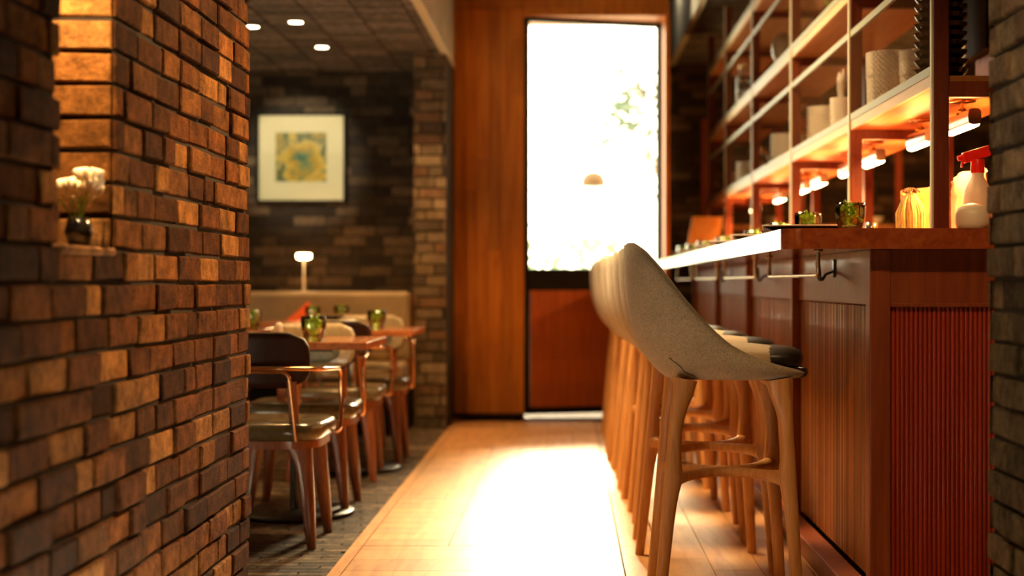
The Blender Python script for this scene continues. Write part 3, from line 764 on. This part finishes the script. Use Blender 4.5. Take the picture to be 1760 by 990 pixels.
GL = [(.865, 4.62), (.835, 5.25), (.865, 6.17), (.865, 7.0), (.83, 8.0), (.80, 8.8), (.79, 9.45), (.775, 10.0)]
GN = ['on the counter, nearest the camera and largest', 'on the counter, second from the camera', 'on the counter, third from the camera', 'on the counter, fourth from the camera', 'on the counter, fifth from the camera', 'on the counter, sixth from the camera', 'on the counter, seventh from the camera', 'on the counter, nearest the entrance door']
g0 = make_glass('ribbed green glass tumbler of leaves ' + GN[0], 'green tumblers along the counter'); g0.location = (GL[0][0], GL[0][1], 1.1105)
for i in range(1, 8): dup(g0, (GL[i][0], GL[i][1], 1.1105), i * .7, 'ribbed green glass tumbler of leaves ' + GN[i])
for i, y in enumerate((4.98, 5.92, 6.76, 7.6, 8.45, 9.18)):
    t = thing('black_dish', 'black square dish with pale rim on the counter edge, ' + ['nearest', 'second', 'third', 'fourth', 'fifth', 'farthest'][i] + ' from the camera' if i else 'black square dish with pale rim on the counter edge, nearest the camera', 'dish', (.78, y, 1.1105), R(-8), 'black dishes along the counter')
    mb = MB(); a, b, h = .085, .135, .022
    lo = [(-a, -a * 1.5, 0), (a, -a * 1.5, 0), (a, a * 1.5, 0), (-a, a * 1.5, 0)]; hi = [(-b, -b * 1.45, h), (b, -b * 1.45, h), (b, b * 1.45, h), (-b, b * 1.45, h)]
    li = [(x * .9, y_ * .9, .006) for x, y_, z in lo]; hi2 = [(x * .96, y_ * .97, h) for x, y_, z in hi]
    vs = lo + hi + hi2 + li
    mb.add(vs, [(3, 2, 1, 0)] + [(i_, (i_ + 1) % 4, 4 + (i_ + 1) % 4, 4 + i_) for i_ in range(4)] + [(4 + i_, 4 + (i_ + 1) % 4, 8 + (i_ + 1) % 4, 8 + i_) for i_ in range(4)] + [(8 + i_, 8 + (i_ + 1) % 4, 12 + (i_ + 1) % 4, 12 + i_) for i_ in range(4)] + [(12, 13, 14, 15)])
    mb.build('dish_body', 'blackceramic', t)
    mb = MB(); mb.tube([(x, y_, z + .001) for x, y_, z in hi], .0022, 6, closed=True); mb.build('rim', 'whiteceramic', t)
# menu board on an easel
t = thing('menu_stand', 'orange menu board leaning on a brace at the far counter end', 'menu stand', (.93, 10.30, 1.11), R(0))
mb = MB(); mb.obox((.0, 0, .148), (.105, 0, 0), (0, .005, 0), (.03, .03, .146)); M['signwood'] = wood('menu_board', (.75, .30, .05), (.88, .40, .07), None, (8, 8, 2), .5); mb.build('board', 'signwood', t)  # orange board, brightened in colour to stand for lamp light on it
mb = MB(); mb.add([(-.10, -.02, .002), (-.035, -.004, .14), (.075, -.02, .002), (-.10, -.03, .002), (-.035, -.012, .14), (.075, -.03, .002)], [(0, 1, 2), (5, 4, 3), (0, 3, 4, 1), (1, 4, 5, 2), (2, 5, 3, 0)]); mb.build('brace', 'shelfwood', t)
# spray bottle with red head
M['redplastic'] = plain('red_plastic', (.85, .02, .01), .35)
M['whiteplastic'] = plain('white_plastic', (.85, .78, .62), .4)
t = thing('spray_bottle', 'white spray bottle with red trigger head beside the right brick wall', 'bottle', (1.275, 4.70, 1.1105), 0)
mb = MB(); mb.lathe([(.001, 0), (.040, 0), (.044, .01), (.044, .10), (.040, .13), (.028, .155), (.019, .17), (.019, .185), (.001, .186)], (0, 0, 0), 28); mb.build('bottle_body', 'whiteplastic', t)
mb = MB(); mb.lathe([(.001, .182), (.022, .182), (.020, .225), (.001, .226)], (0, 0, 0), 20); mb.obox((-.005, 0, .240), (.040, 0, .012), (0, .013, 0), (-.004, 0, .016)); mb.build('spray_head', 'redplastic', t, bevel=.003)
mb = MB(); mb.tube([(-.030, 0, .236), (-.046, 0, .222), (-.050, 0, .200)], [.006, .005, .003], 8, ry=.009); mb.build('trigger', 'redplastic', t)
mb = MB(); mb.tube([(-.044, 0, .232), (-.062, 0, .226)], .008, 10); mb.build('nozzle', 'redplastic', t)
# squat white jug beside it
lathe_thing('white_canister', 'squat white canister in front of the spray bottle', 'canister', (1.222, 4.56, 1.1105), [(.001, 0), (.045, 0), (.052, .02), (.052, .05), (.042, .07), (.015, .08), (.001, .082)], 'whiteplastic', n=28)
# cream paper bag and orange wrapped bag with a round emblem
M['creampaper'] = plain('cream_paper', (.80, .62, .36), .8, nscale=12, amt=.12, bumps=.3)
M['orangepaper'] = plain('orange_paper', (.82, .38, .10), .75, nscale=10, amt=.12, bumps=.3)
M['emblem'] = plain('emblem_brown', (.35, .13, .05), .7)
def bag(name, label, loc, w, d, h, m, wob=.012, seed=1, rz=0, emblem=False):
    t = thing(name, label, 'bag', loc, rz); r = random.Random(seed); n = 28; rows = 9; vs = []
    for i in range(rows + 1):
        z = h * i / rows; f = 1 - .25 * (i / rows) ** 3
        for j in range(n):
            a = 2 * PI * j / n; c_, s_ = math.cos(a), math.sin(a)
            x = math.copysign(abs(c_) ** .5, c_) * w / 2; y = math.copysign(abs(s_) ** .5, s_) * d / 2 * f
            k = r.uniform(-wob, wob) * (i / rows) * .5; zz = z + (math.sin(a * 2 + seed) * .012 if i == rows else 0) + (.02 * math.cos(a) * i / rows)
            vs.append((x + k, y + k, zz))
    mb = MB(); mb.add(vs, [(i * n + j, i * n + (j + 1) % n, (i + 1) * n + (j + 1) % n, (i + 1) * n + j) for i in range(rows) for j in range(n)], 0, (1, 1, 1), True)
    mb.add(vs[:n], [tuple(reversed(range(n)))]); mb.add(vs[-n:], [tuple(range(n))]); mb.build('bag_body', m, t)
    if emblem:
        mb = MB(); ex, ez = w * .28, h * .42
        mb.tube([(ex + .030 * math.cos(a), -d / 2 - .003, ez + .034 * math.sin(a)) for a in [2 * PI * k / 28 for k in range(28)]], .0016, 6, closed=True); mb.build('emblem_ring', 'emblem', t)
        for k, q in enumerate((-.016, -.002, .013)):
            mb = MB(); rr_ = .0055
            mb.tube([(ex + q + rr_ * math.cos(a), -d / 2 - .004, ez + rr_ * math.sin(a)) for a in [2 * PI * p / 14 for p in range(14)]], .0013, 6, closed=True)
            if k == 1: mb.tube([(ex + q + rr_, -d / 2 - .004, ez), (ex + q + rr_, -d / 2 - .004, ez - .013), (ex + q - rr_ * .8, -d / 2 - .004, ez - .014)], .0013, 6)
            mb.build('letter', 'emblem', t)
    return t
bag('paper_bag', 'orange paper bag with a round lettered emblem behind the near rack post', (1.225, 5.2, 1.1105), .15, .08, .165, 'orangepaper', seed=3, emblem=True)
bag('paper_bag', 'tall cream paper bag behind the spray bottle', (1.335, 5.02, 1.1105), .11, .10, .205, 'creampaper', seed=6)
# straw hand brush / tasselled corn-like bundle
M['straw'] = plain('pale_straw', (.90, .68, .26), .6, nscale=80, amt=.25)
t = thing('straw_bundle', 'pale straw tassel bundle with dark top, on the bar behind the counter edge', 'straw bundle', (1.135, 5.00, 1.1105), 0)
mb = MB(); r = random.Random(12)
for i in range(150):
    a = r.uniform(0, 2 * PI); d = r.uniform(.25, 1); R0 = .056 * d
    mb.tube([(.006 * math.cos(a), .006 * math.sin(a), .105), (R0 * .7 * math.cos(a), R0 * .7 * math.sin(a), .095 - .02 * d), (R0 * 1.05 * math.cos(a + .1), R0 * 1.05 * math.sin(a + .1), .05), (R0 * math.cos(a + .15), R0 * math.sin(a + .15), .002)], .0028, 5)
o = mb.build('tassel', 'straw', t)
M['darkstraw'] = plain('dark_straw', (.16, .07, .03), .8)
mb = MB()
for i in range(40):
    a = r.uniform(0, 2 * PI); d = r.uniform(.2, 1) * .03
    mb.tube([(0, 0, .092), (d * math.cos(a), d * math.sin(a), .112 - d * .2), (d * 1.5 * math.cos(a), d * 1.5 * math.sin(a), .100)], .0025, 5)
mb.build('crown', 'darkstraw', t)
t.scale = (.82, .82, 1.4)
# two polished cups beside it
for i, (x, y) in enumerate(((1.03, 5.12), (1.065, 5.3))):
    lathe_thing('metal_cup', 'small polished metal cup by the straw bundle, ' + ('left one' if i == 0 else 'right one'), 'cup', (x, y, 1.1105), [(.001, 0), (.018, 0), (.022, .045), (.020, .045), (.017, .004), (.001, .004)], 'steel', 'metal cups on the counter', n=20)

t = thing('dark_block', 'added black block for a dark area, above a small wooden box shelf, top right beside the brick wall', 'cabinet', (1.75, 5.6, 1.62))  # black block added to fill a dark area; the wooden box is real
mb = MB(); mb.box(-.20, .55, .0, .35, .20, 1.26); mb.build('cabinet_body', 'blackframe', t, bevel=.004)
mb = MB(); mb.box(-.19, .16, -.018, -.001, .215, 1.25); mb.box(.165, .54, -.018, -.001, .215, 1.25); mb.build('block_front', 'blackmetal', t, bevel=.003)
mb = MB(); mb.box(-.16, .4, -.02, .3, .085, .199); mb.build('wooden_box', 'shelfwood', t, bevel=.004)
# back counter and kitchen shelves behind the bar
t = thing('back_counter', 'orange-brown wooden work counter at the back of the bar', 'counter', (2.2, 12.7, 0))
mb = MB(); mb.box(-1.1, 1.6, -.3, .35, 0, .98); mb.build('cabinet_body', 'rackwood', t, bevel=.004)
mb = MB(); mb.box(-1.12, 1.62, -.33, .37, .98, 1.03); mb.build('work_top', 'shelfwood', t, bevel=.004)
mb = MB(); mb.box(-1.12, 1.62, .0, .35, 1.40, 1.44); mb.build('upper_shelf', 'shelfwood', t)
for x in (-1.1, -.3, .5, 1.3):
    mb = MB(); mb.box(x, x + .05, -.28, -.23, 1.03, 2.3 if x < 1 else 1.44); mb.build('post', 'rackwood', t)
for i, x in enumerate((1.75, 2.0, 2.6, 2.9)):
    lathe_thing('kitchen_bowl', 'white bowl on the back shelf, ' + ['leftmost', 'second from left', 'third from left', 'rightmost'][i], 'bowl', (x, 12.85, 1.4405), [(.001, 0), (.05, 0), (.09, .07), (.085, .07), (.045, .006), (.001, .006)], 'whiteceramic', 'bowls on the back shelf', n=24)
light('kitchen_lamp', 'POINT', (2.9, 8.4, 1.6), 16, AMBER, size=.12)
light('kitchen_lamp', 'POINT', (2.3, 11.9, 1.9), 26, AMBER, size=.12)

# ------------------------------------------------------------------ dining room furniture
def make_chair(label):
    """faces +y, origin on the floor under the seat centre"""
    t = thing('dining_armchair', label, 'armchair', (0, 0, 0), 0, 'leather and wood armchairs in the dining room')
    n = 40; vs = []; prof = [(.0, .405, .90), (.006, .398, .97), (.022, .398, 1), (.048, .40, 1), (.06, .40, .965), (.066, .40, .90), (.069, .40, .6), (.070, .40, .001)]
    for dz, zb, k in prof:
        for j in range(n):
            a = 2 * PI * j / n; c_, s_ = math.cos(a), math.sin(a)
            x = math.copysign(abs(c_) ** .45, c_) * .238 * k; y = math.copysign(abs(s_) ** .45, s_) * .225 * k
            if y > 0: x *= 1 + .05 * y / .22
            vs.append((x, y, .385 + dz))
    fs = [(i * n + j, i * n + (j + 1) % n, (i + 1) * n + (j + 1) % n, (i + 1) * n + j) for i in range(len(prof) - 1) for j in range(n)]
    mb = MB(); mb.add(vs, fs, 0, (1, 1, 1), True); mb.add(vs[:n], [tuple(reversed(range(n)))]); mb.build('seat', 'oliveleather', t)
    mb = MB(); poly = []
    for j in range(n):
        a = 2 * PI * j / n; c_, s_ = math.cos(a), math.sin(a)
        poly.append((math.copysign(abs(c_) ** .45, c_) * .222, math.copysign(abs(s_) ** .45, s_) * .21))
    mb.prism(poly, .358, .386); mb.build('seat_frame', 'chairwood', t, bevel=.004)
    for sx in (-1, 1):
        for sy in (-1, 1):
            mb = MB(); pts = []; ra = []
            for z, w, k in ((.372, .050, 0), (.35, .046, .03), (.32, .036, .09), (.28, .030, .2), (.14, .024, .62), (0, .0165, 1)):
                inn = (1 - k) * .0 - (w - .03) * .7 * (1 if w > .03 else 0)
                pts.append((sx * (.165 + .035 * k + inn), sy * (.155 + .032 * k), z)); ra.append(w)
            mb.tube(pts, ra, 12, 0, ry=[min(r_, .028) for r_ in ra], up=(1, 0, 0), power=.55); mb.build('leg', 'chairwood', t)
    # bent backrest board with rounded corners
    def board(hw, z0, z1, y0, th, nx=20, nz=8, rc=.07, bend=.04, bulge=0.0):
        out = []
        for side in (0, 1):
            g = []
            for i in range(nz + 1):
                v = i / nz; z = z0 + (z1 - z0) * v
                dz = min(z - z0, z1 - z); w = hw if dz > rc else hw - rc + math.sqrt(max(0, rc * rc - (rc - dz) ** 2))
                for j in range(nx + 1):
                    u = -1 + 2 * j / nx; x = w * u
                    y = y0 + bend * (x / .2) ** 2 - .04 * ((z - z0) / (z1 - z0) - .5) * .6
                    e = bulge * (1 - u ** 4) * (1 - (2 * v - 1) ** 4)
                    g.append((x, y + (th if side else 0) + (e if side else 0), z))
            out.append(g)
        return out
    def addboard(mb, g, nx=20, nz=8):
        a, b = g; k = (nx + 1) * (nz + 1); vs = a + b; fs = []
        for i in range(nz):
            for j in range(nx):
                p = i * (nx + 1) + j; fs.append((p, p + 1, p + nx + 2, p + nx + 1)); fs.append((k + p, k + p + nx + 1, k + p + nx + 2, k + p + 1))
        for j in range(nx):
            fs.append((j, k + j, k + j + 1, j + 1)); p = nz * (nx + 1) + j; fs.append((p, p + 1, k + p + 1, k + p))
        for i in range(nz):
            p = i * (nx + 1); fs.append((p, p + nx + 1, k + p + nx + 1, k + p)); q = p + nx; fs.append((q, k + q, k + q + nx + 1, q + nx + 1))
        mb.add(vs, fs, 0, (1, 1, 1), True)
    mb = MB(); addboard(mb, board(.193, .575, .772, -.225, .012)); mb.build('backrest', 'ply', t)
    mb = MB(); addboard(mb, board(.190, .580, .776, -.212, .014, bulge=.012)); o = mb.build('back_pad', 'tanleather', t)
    mb = MB(); addboard(mb, board(.13, .60, .735, -.197, .008, bulge=.012)); o = mb.build('pad_centre', 'greyleather', o)
    for s in (-1, 1):
        mb = MB(); mb.tube([(s * .135, -.165, .385), (s * .135, -.185, .48), (s * .132, -.205, .60)], .017, 10, ry=.011, power=.5); mb.build('back_upright', 'chairwood', t)
    mb = MB(); mb.tube(rounded([(-.150, -.222, .385), (-.130, -.250, .636), (.130, -.250, .636), (.150, -.222, .385)], .035), .0075, 10); mb.build('back_frame', 'copper', t)
    pts = [(-.215, .075, .392), (-.262, .075, .396), (-.268, .095, .52), (-.262, .085, .632), (-.255, -.10, .640), (-.235, -.215, .645), (-.12, -.262, .648), (0, -.268, .650)]
    pts += [(-x, y, z) for x, y, z in reversed(pts[:-1])]
    mb = MB(); mb.tube(rounded(pts, .045, 6), .0082, 10); mb.build('arm_rail', 'copper', t)
    return t
ch = make_chair('dark armchair with its back to the camera, closest one beside the left brick wall'); ch.location = (-1.115, 5.60, 0)
for x, y, rz, lab in ((-1.12, 6.45, PI, 'armchair facing the camera across the nearest table'), (-1.135, 7.42, R(2), 'armchair with its back to the camera at the second table'),
                      (-1.085, 8.13, PI, 'armchair facing the camera across the second table'),
                      (-1.97, 8.22, PI, 'armchair facing the camera behind the table at the left brick edge'), (-1.28, 8.60, R(-3), 'dark backed armchair at the table before the banquette'),
                      (-1.92, 6.48, PI, 'armchair left of the nearest table, its seat half hidden behind the closest chair'), (-1.9, 7.2, 0, 'armchair with its back to the camera, partly hidden, left of second table')):
    dup(ch, (x, y, 0), rz, lab)
def make_table(label):
    t = thing('dining_table', label, 'table', (0, 0, 0), 0, 'square pedestal tables in the dining room')
    mb = MB(); mb.box(-.34, .34, -.33, .33, .690, .720); mb.build('tabletop', 'tabletop', t, bevel=.004)
    mb = MB(); mb.box(-.18, .18, -.18, .18, .676, .690); mb.build('mounting_plate', 'blackmetal', t)
    mb = MB(); mb.lathe([(.024, .23), (.024, .678)], (0, 0, 0), 20); mb.lathe([(.001, .23), (.024, .23)], (0, 0, 0), 20); mb.build('column', 'steel', t)
    mb = MB(); mb.lathe([(.019, .02), (.019, .24)], (0, 0, 0), 20); mb.build('lower_column', 'blackmetal', t)
    mb = MB(); mb.lathe([(.001, 0), (.238, 0), (.245, .004), (.245, .013), (.238, .018), (.001, .022)], (0, 0, 0), 48); mb.build('base_disc', 'blackmetal', t)
    return t
tb = make_table('square wooden table nearest the camera in the dining room'); tb.location = (-1.125, 6.24, 0)
for x, y, lab in ((-1.10, 7.74, 'square wooden table behind the nearest one, near the passage'), (-1.85, 7.74, 'square wooden table at the left brick edge'),
                  (-1.47, 9.03, 'square wooden table in front of the banquette')): dup(tb, (x, y, 0), 0, lab)
tg = [(-1.015, 6.05, 'on the nearest dining table', 1.05), (-.955, 7.58, 'on the second dining table', 1.0), (-1.575, 7.56, 'on the table at the left brick edge', 1.0),
      (-1.50, 8.92, 'on the table before the banquette', 1.0), (-1.37, 9.18, 'on the banquette table, farther back', 1.0)]
for x, y, lab, s in tg: dup(g0, (x, y, .7205), x * 3, 'ribbed green glass tumbler of leaves ' + lab, 'green tumblers on the dining tables', (s, s, s * 1.1))
# tea lights and small pieces on the tables
for x, y, z, lab in ((-1.00, 7.95, .7205, 'far right of the second dining table'), (-1.24, 8.95, .7205, 'before the banquette, right of the green glasses')):
    t = thing('tea_light', 'small glowing tea light holder ' + lab, 'candle', (x, y, z), 0, 'tea lights on the dining tables')
    mb = MB(); mb.lathe([(.001, 0), (.024, 0), (.028, .045), (.025, .045), (.022, .004), (.001, .004)], (0, 0, 0), 20); mb.build('holder', 'clearglass', t)
    mb = MB(); mb.lathe([(.001, .004), (.019, .004), (.019, .018), (.001, .018)], (0, 0, 0), 16); mb.build('wax', 'whiteceramic', t)
    mb = MB(); mb.tube([(0, 0, .018), (0, 0, .026), (0, 0, .036)], [.002, .0045, .0008], 8); mb.build('flame', 'flame', t)
for x, y, lab in ((-1.20, 6.30, 'left of the green tumbler'), (-1.02, 7.80, 'behind the green tumbler of the second table')):
    lathe_thing('salt_shaker', 'small pale salt shaker ' + lab, 'shaker', (x, y, .7205), [(.001, 0), (.016, 0), (.018, .02), (.014, .045), (.015, .058), (.008, .066), (.001, .067)], 'whiteceramic', 'shakers on the dining tables', n=18)

# banquette
t = thing('banquette', 'long beige leather banquette along the dark brick back wall', 'banquette', (-2.8, 10.0, 0))
mb = MB(); mb.box(-1.75, 1.77, -.18, .02, .45, .895); mb.build('back_cushion', 'banquette', t, bevel=.03, bseg=4)
mb = MB(); mb.box(-1.75, 1.77, -.62, -.17, .32, .45); mb.build('seat_cushion', 'banquette', t, bevel=.03, bseg=4)
mb = MB(); mb.box(-1.75, 1.77, -.56, .02, 0, .32); mb.build('base', 'blackframe', t)
mb = MB(); mb.box(-1.75, 1.77, .02, .88, 0, .865); mb.build('ledge', 'panelwood', t)
# orange cushion
t = thing('cushion', 'orange scatter cushion standing on the banquette', 'cushion', (-1.68, 9.66, .451), R(10))
vs = []; n = 14
for side in (-1, 1):
    for i in range(n + 1):
        for j in range(n + 1):
            u, v = -1 + 2 * i / n, -1 + 2 * j / n; th = .055 * (1 - u ** 2) ** .5 * (1 - v ** 2) ** .5 if abs(u) < 1 and abs(v) < 1 else 0
            a, b = u * .135 * (1 - .08 * (1 - v * v)), v * .135 * (1 - .08 * (1 - u * u)); ca, sa = math.cos(R(38)), math.sin(R(38))
            vs.append((a * ca - b * sa, side * th, .192 + a * sa + b * ca))
k = (n + 1) ** 2; fs = []
for i in range(n):
    for j in range(n):
        p = i * (n + 1) + j; fs += [(p, p + 1, p + n + 2, p + n + 1), (k + p, k + p + n + 1, k + p + n + 2, k + p + 1)]
mb = MB(); mb.add(vs, fs, 0, (1, 1, 1), True); mb.build('cushion_cover', 'orangecloth', t)
edge = [vs[i * (n + 1)] for i in range(n + 1)] + [vs[n * (n + 1) + j] for j in range(1, n + 1)] + [vs[i * (n + 1) + n] for i in range(n - 1, -1, -1)] + [vs[j] for j in range(n - 1, 0, -1)]
mb = MB(); mb.tube(edge, .004, 6, closed=True); mb.build('piping', 'orangecloth', t)
# round beige bolster and a dark bottle by the column
t = thing('cushion', 'round beige cushion on the banquette near the column', 'cushion', (-1.205, 9.70, .451), 0)
mb = MB(); mb.tube([(0, -.04, .15), (0, -.02, .15), (0, .02, .15), (0, .04, .15)], [.10, .145, .145, .10], 28, ry=[.10, .145, .145, .10]); mb.build('cushion_cover', 'tanleather', t)
# table lamp on the ledge
t = thing('lamp', 'slim lamp with small glowing head on the ledge behind the banquette', 'lamp', (-1.78, 10.22, .8655), 0)
mb = MB(); mb.lathe([(.001, 0), (.05, 0), (.05, .01), (.006, .016), (.0055, .30), (.001, .301)], (0, 0, 0), 20); mb.build('stem', 'banquette', t)
mb = MB(); mb.lathe([(.001, .247), (.035, .248), (.048, .258), (.050, .270), (.046, .284), (.03, .290), (.001, .291)], (0, 0, 0), 28); mb.build('glowing_head', 'lampglow', t)
mb = MB(); mb.lathe([(.001, .300), (.04, .298), (.054, .290), (.056, .284), (.050, .292), (.001, .295)], (0, 0, 0), 28); mb.build('cap', 'brass', t)
light('lamp_light', 'POINT', (-1.78, 10.30, 1.09), 5.0, WARM, size=.04)

light('column_fill', 'SPOT', (-.95, 8.9, 2.46), 55, WARM, aim((-.95, 8.9, 2.46), (-.9, 10.0, 1.0)), .04, angle=R(60), blend=.9)  # extra spot put in to brighten the column bricks
# picture on the back wall
t = thing('picture_frame', 'square framed abstract print with wide white mat on the dark brick wall', 'picture', (-1.91, 10.885, 1.525))
mb = MB(); a, h, w = .325, .652, .022
for (x0, x1, z0, z1) in ((-a, a, 0, w), (-a, a, h - w, h), (-a, -a + w, w, h - w), (a - w, a, w, h - w)): mb.box(x0, x1, -.03, 0, z0, z1)
mb.build('frame', 'blackframe', t, bevel=.002)
mb = MB(); mb.box(-a + w * .4, a - w * .4, -.022, -.004, w * .4, h - w * .4); mb.build('mat_board', 'paper', t)
m, nt, b = mat('abstract_print'); mp = coords(nt, (1, 1, 1)); n1 = noise(nt, mp, 7.5, 3, .5, 1.2)
vm = nt.nodes.new('ShaderNodeVectorMath'); vm.operation = 'DISTANCE'; vm.inputs[1].default_value = (.02, -.023, .30); nt.links.new(mp.outputs[0], vm.inputs[0])
m1 = nt.nodes.new('ShaderNodeMath'); m1.operation = 'MULTIPLY_ADD'; m1.inputs[1].default_value = 2.6; nt.links.new(vm.outputs['Value'], m1.inputs[0])
m2 = nt.nodes.new('ShaderNodeMath'); m2.operation = 'MULTIPLY_ADD'; m2.inputs[1].default_value = 1.1; m2.inputs[2].default_value = -.5; nt.links.new(n1.outputs['Fac'], m2.inputs[0]); nt.links.new(m2.outputs[0], m1.inputs[2])
rp = ramp(nt, [(.08, (.05, .20, .17)), (.20, (.30, .34, .12)), (.30, (.58, .38, .03)), (.42, (.72, .54, .10)), (.50, (.62, .52, .16)), (.56, (.005, .11, .10)), (.70, (.45, .36, .08))])
nt.links.new(m1.outputs[0], rp.inputs[0]); nt.links.new(rp.outputs[0], b.inputs['Base Color']); setp(b, Roughness=.5); M['print'] = m
mb = MB(); mb.box(-.185, .182, -.024, -.0221, .155, .508); mb.build('print', 'print', t)
mb = MB(); mb.box(-a + w, a - w, -.0285, -.027, w, h - w); mb.build('glazing', 'clearglass', t)

# recessed downlights
light('picture_fill', 'SPOT', (-1.9, 9.3, 2.46), 95, (1.0, .80, .52), aim((-1.9, 9.3, 2.46), (-1.91, 10.9, 1.85)), .03, angle=R(34), blend=.5)  # added narrow spot to lift the white mat, not one of the downlights
for x, y, lab in ((-1.59, 8.86, 'nearer of the two in the middle of the ceiling'), (-1.59, 9.80, 'farther of the two in the middle of the ceiling'), (-1.88, 9.02, 'partly cut by the left brick wall edge')):
    t = thing('downlight', 'round recessed ceiling downlight, ' + lab, 'downlight', (x, y, 2.4795), 0, 'recessed downlights')
    mb = MB(); mb.lathe([(.038, 0), (.050, -.004), (.052, 0)], (0, 0, 0), 24); mb.build('trim_ring', 'steel', t)
    mb = MB(); mb.lathe([(.001, -.001), (.040, -.001)], (0, 0, 0), 24); mb.lathe([(.040, -.001), (.040, .0)], (0, 0, 0), 24); mb.build('diffuser', 'downglow', t)
    light('downlight_beam', 'SPOT', (x, y, 2.47), 38, WARM, (0, 0, 0), .04, angle=R(95), blend=.8)
for x, y, e in ((-1.3, 6.2, 60), (-1.15, 7.8, 50), (-2.6, 7.6, 40), (-1.0, 9.45, 30)):
    light('dining_ceiling_spot', 'SPOT', (x, y, 2.46), e, WARM, (0, 0, 0), .04, angle=R(100), blend=.8)

# niche: small flower arrangement and its lamp
flowers('flower_vase', 'small vase of cream blossoms in the lit brick niche', 'flowers', (-1.030, 3.19, NZ0 + .0005), 9, .140, .052, .040, 'blossom', potr=.030, seed=4, poth=.06)
light('niche_spot', 'SPOT', (-1.06, 3.05, NZ1 - .02), 30, (1.0, .62, .27), aim((-1.06, 3.05, NZ1 - .02), (-1.05, 3.22, 1.1)), .015, angle=R(110), blend=.7)

light('niche_flower_fill', 'SPOT', (-1.03, 3.10, NZ1 - .02), 40, (1.0, .70, .38), aim((-1.03, 3.10, NZ1 - .02), (-1.03, 3.19, 1.12)), .01, angle=R(16), blend=.5)  # second spot, added only to whiten the blossoms
# ------------------------------------------------------------------ outside
mb = MB(); mb.box(-12, 14, YD + .12, 40, -.12, -.03); M['paving'] = plain('pale_paving', (.72, .70, .62), .8, nscale=3, amt=.1)
tag(mb.build('ground', 'paving'), None, None, kind='structure')
M['leaf1'] = plain('garden_leaf', (.06, .10, .07), .5, nscale=20, amt=.4); M['leaf2'] = plain('garden_leaf_pale', (.30, .42, .30), .5, nscale=20, amt=.3)
M['leaf3'] = plain('garden_leaf_mid', (.085, .11, .085), .5, nscale=20, amt=.3)
M['bark'] = plain('bark', (.30, .22, .15), .8, nscale=20)
def tree(name, label, cat, loc, trunk, crown_c, crown_r, n, ls, lm, seed, group):
    t = thing(name, label, cat, loc, 0, group); r = random.Random(seed)
    mb = MB(); tips = [Vector(crown_c) + Vector((r.uniform(-1, 1) * crown_r[0], r.uniform(-1, 1) * crown_r[1], r.uniform(-.6, .6) * crown_r[2])) for _ in range(7)]
    mb.tube([(0, 0, 0), (0.04, 0, crown_c[2] * .45), (crown_c[0] * .6, 0, crown_c[2] * .8)], [trunk, trunk * .8, trunk * .5], 8)
    for q in tips: mb.tube([(0.02, 0, crown_c[2] * .5), ((q.x + .04) * .5, q.y * .5, (q.z + crown_c[2] * .5) * .52), q], [trunk * .5, trunk * .3, trunk * .1], 6)
    mb.build('trunk', 'bark', t)
    mb = MB()
    for i in range(n):
        q = r.choice(tips) + Vector((r.gauss(0, 1) * crown_r[0] * .28, r.gauss(0, 1) * crown_r[1] * .28, r.gauss(0, 1) * crown_r[2] * .25))
        a = Vector((r.uniform(-1, 1), r.uniform(-1, 1), r.uniform(-1, .4))).normalized() * ls; b_ = a.cross(Vector((r.uniform(-1, 1), r.uniform(-1, 1), r.uniform(-1, 1)))).normalized() * ls * .35
        mb.add([q, q + a * .5 + b_, q + a, q + a * .5 - b_], [(0, 1, 2, 3)], 0)
    mb.build('foliage', lm, t)
tree('garden_tree', 'leafy tree seen through the upper right of the door glass', 'tree', (1.25, 17.5, 0), .05, (-.25, 0, 3.0), (.55, .5, .8), 420, .12, 'leaf1', 3, 'trees outside the door')
tree('garden_tree', 'thin pale tree seen through the left of the door glass', 'tree', (-.55, 18.5, 0), .025, (.1, 0, 2.3), (.45, .5, 1.2), 150, .10, 'leaf3', 4, 'trees outside the door')
tree('garden_shrub', 'light green shrub low behind the door glass', 'shrub', (.35, 15.5, 0), .02, (.0, 0, 1.15), (.35, .3, .5), 200, .13, 'leaf2', 5, 'shrubs outside the door')
tree('garden_shrub', 'bushy plant at the lower left of the door glass', 'shrub', (-.35, 16.0, 0), .02, (.0, 0, 1.0), (.35, .3, .55), 200, .11, 'leaf2', 6, 'shrubs outside the door')
t = thing('orange_lantern', 'orange dome lantern outside, seen through the door glass', 'lantern', (.285, 16.5, 2.0))
M['lantern'] = plain('orange_lantern_shade', (.085, .035, .0002), .6)
mb = MB(); mb.lathe([(.001, .175), (.05, .170), (.10, .14), (.13, .09), (.14, .03), (.12, .0), (.05, .012), (.001, .012)], (0, 0, 0), 28); mb.build('shade', 'lantern', t)
mb = MB(); mb.tube([(0, 0, -2.03), (0, 0, .02)], .006, 8); mb.build('pole', 'whiteceramic', t)
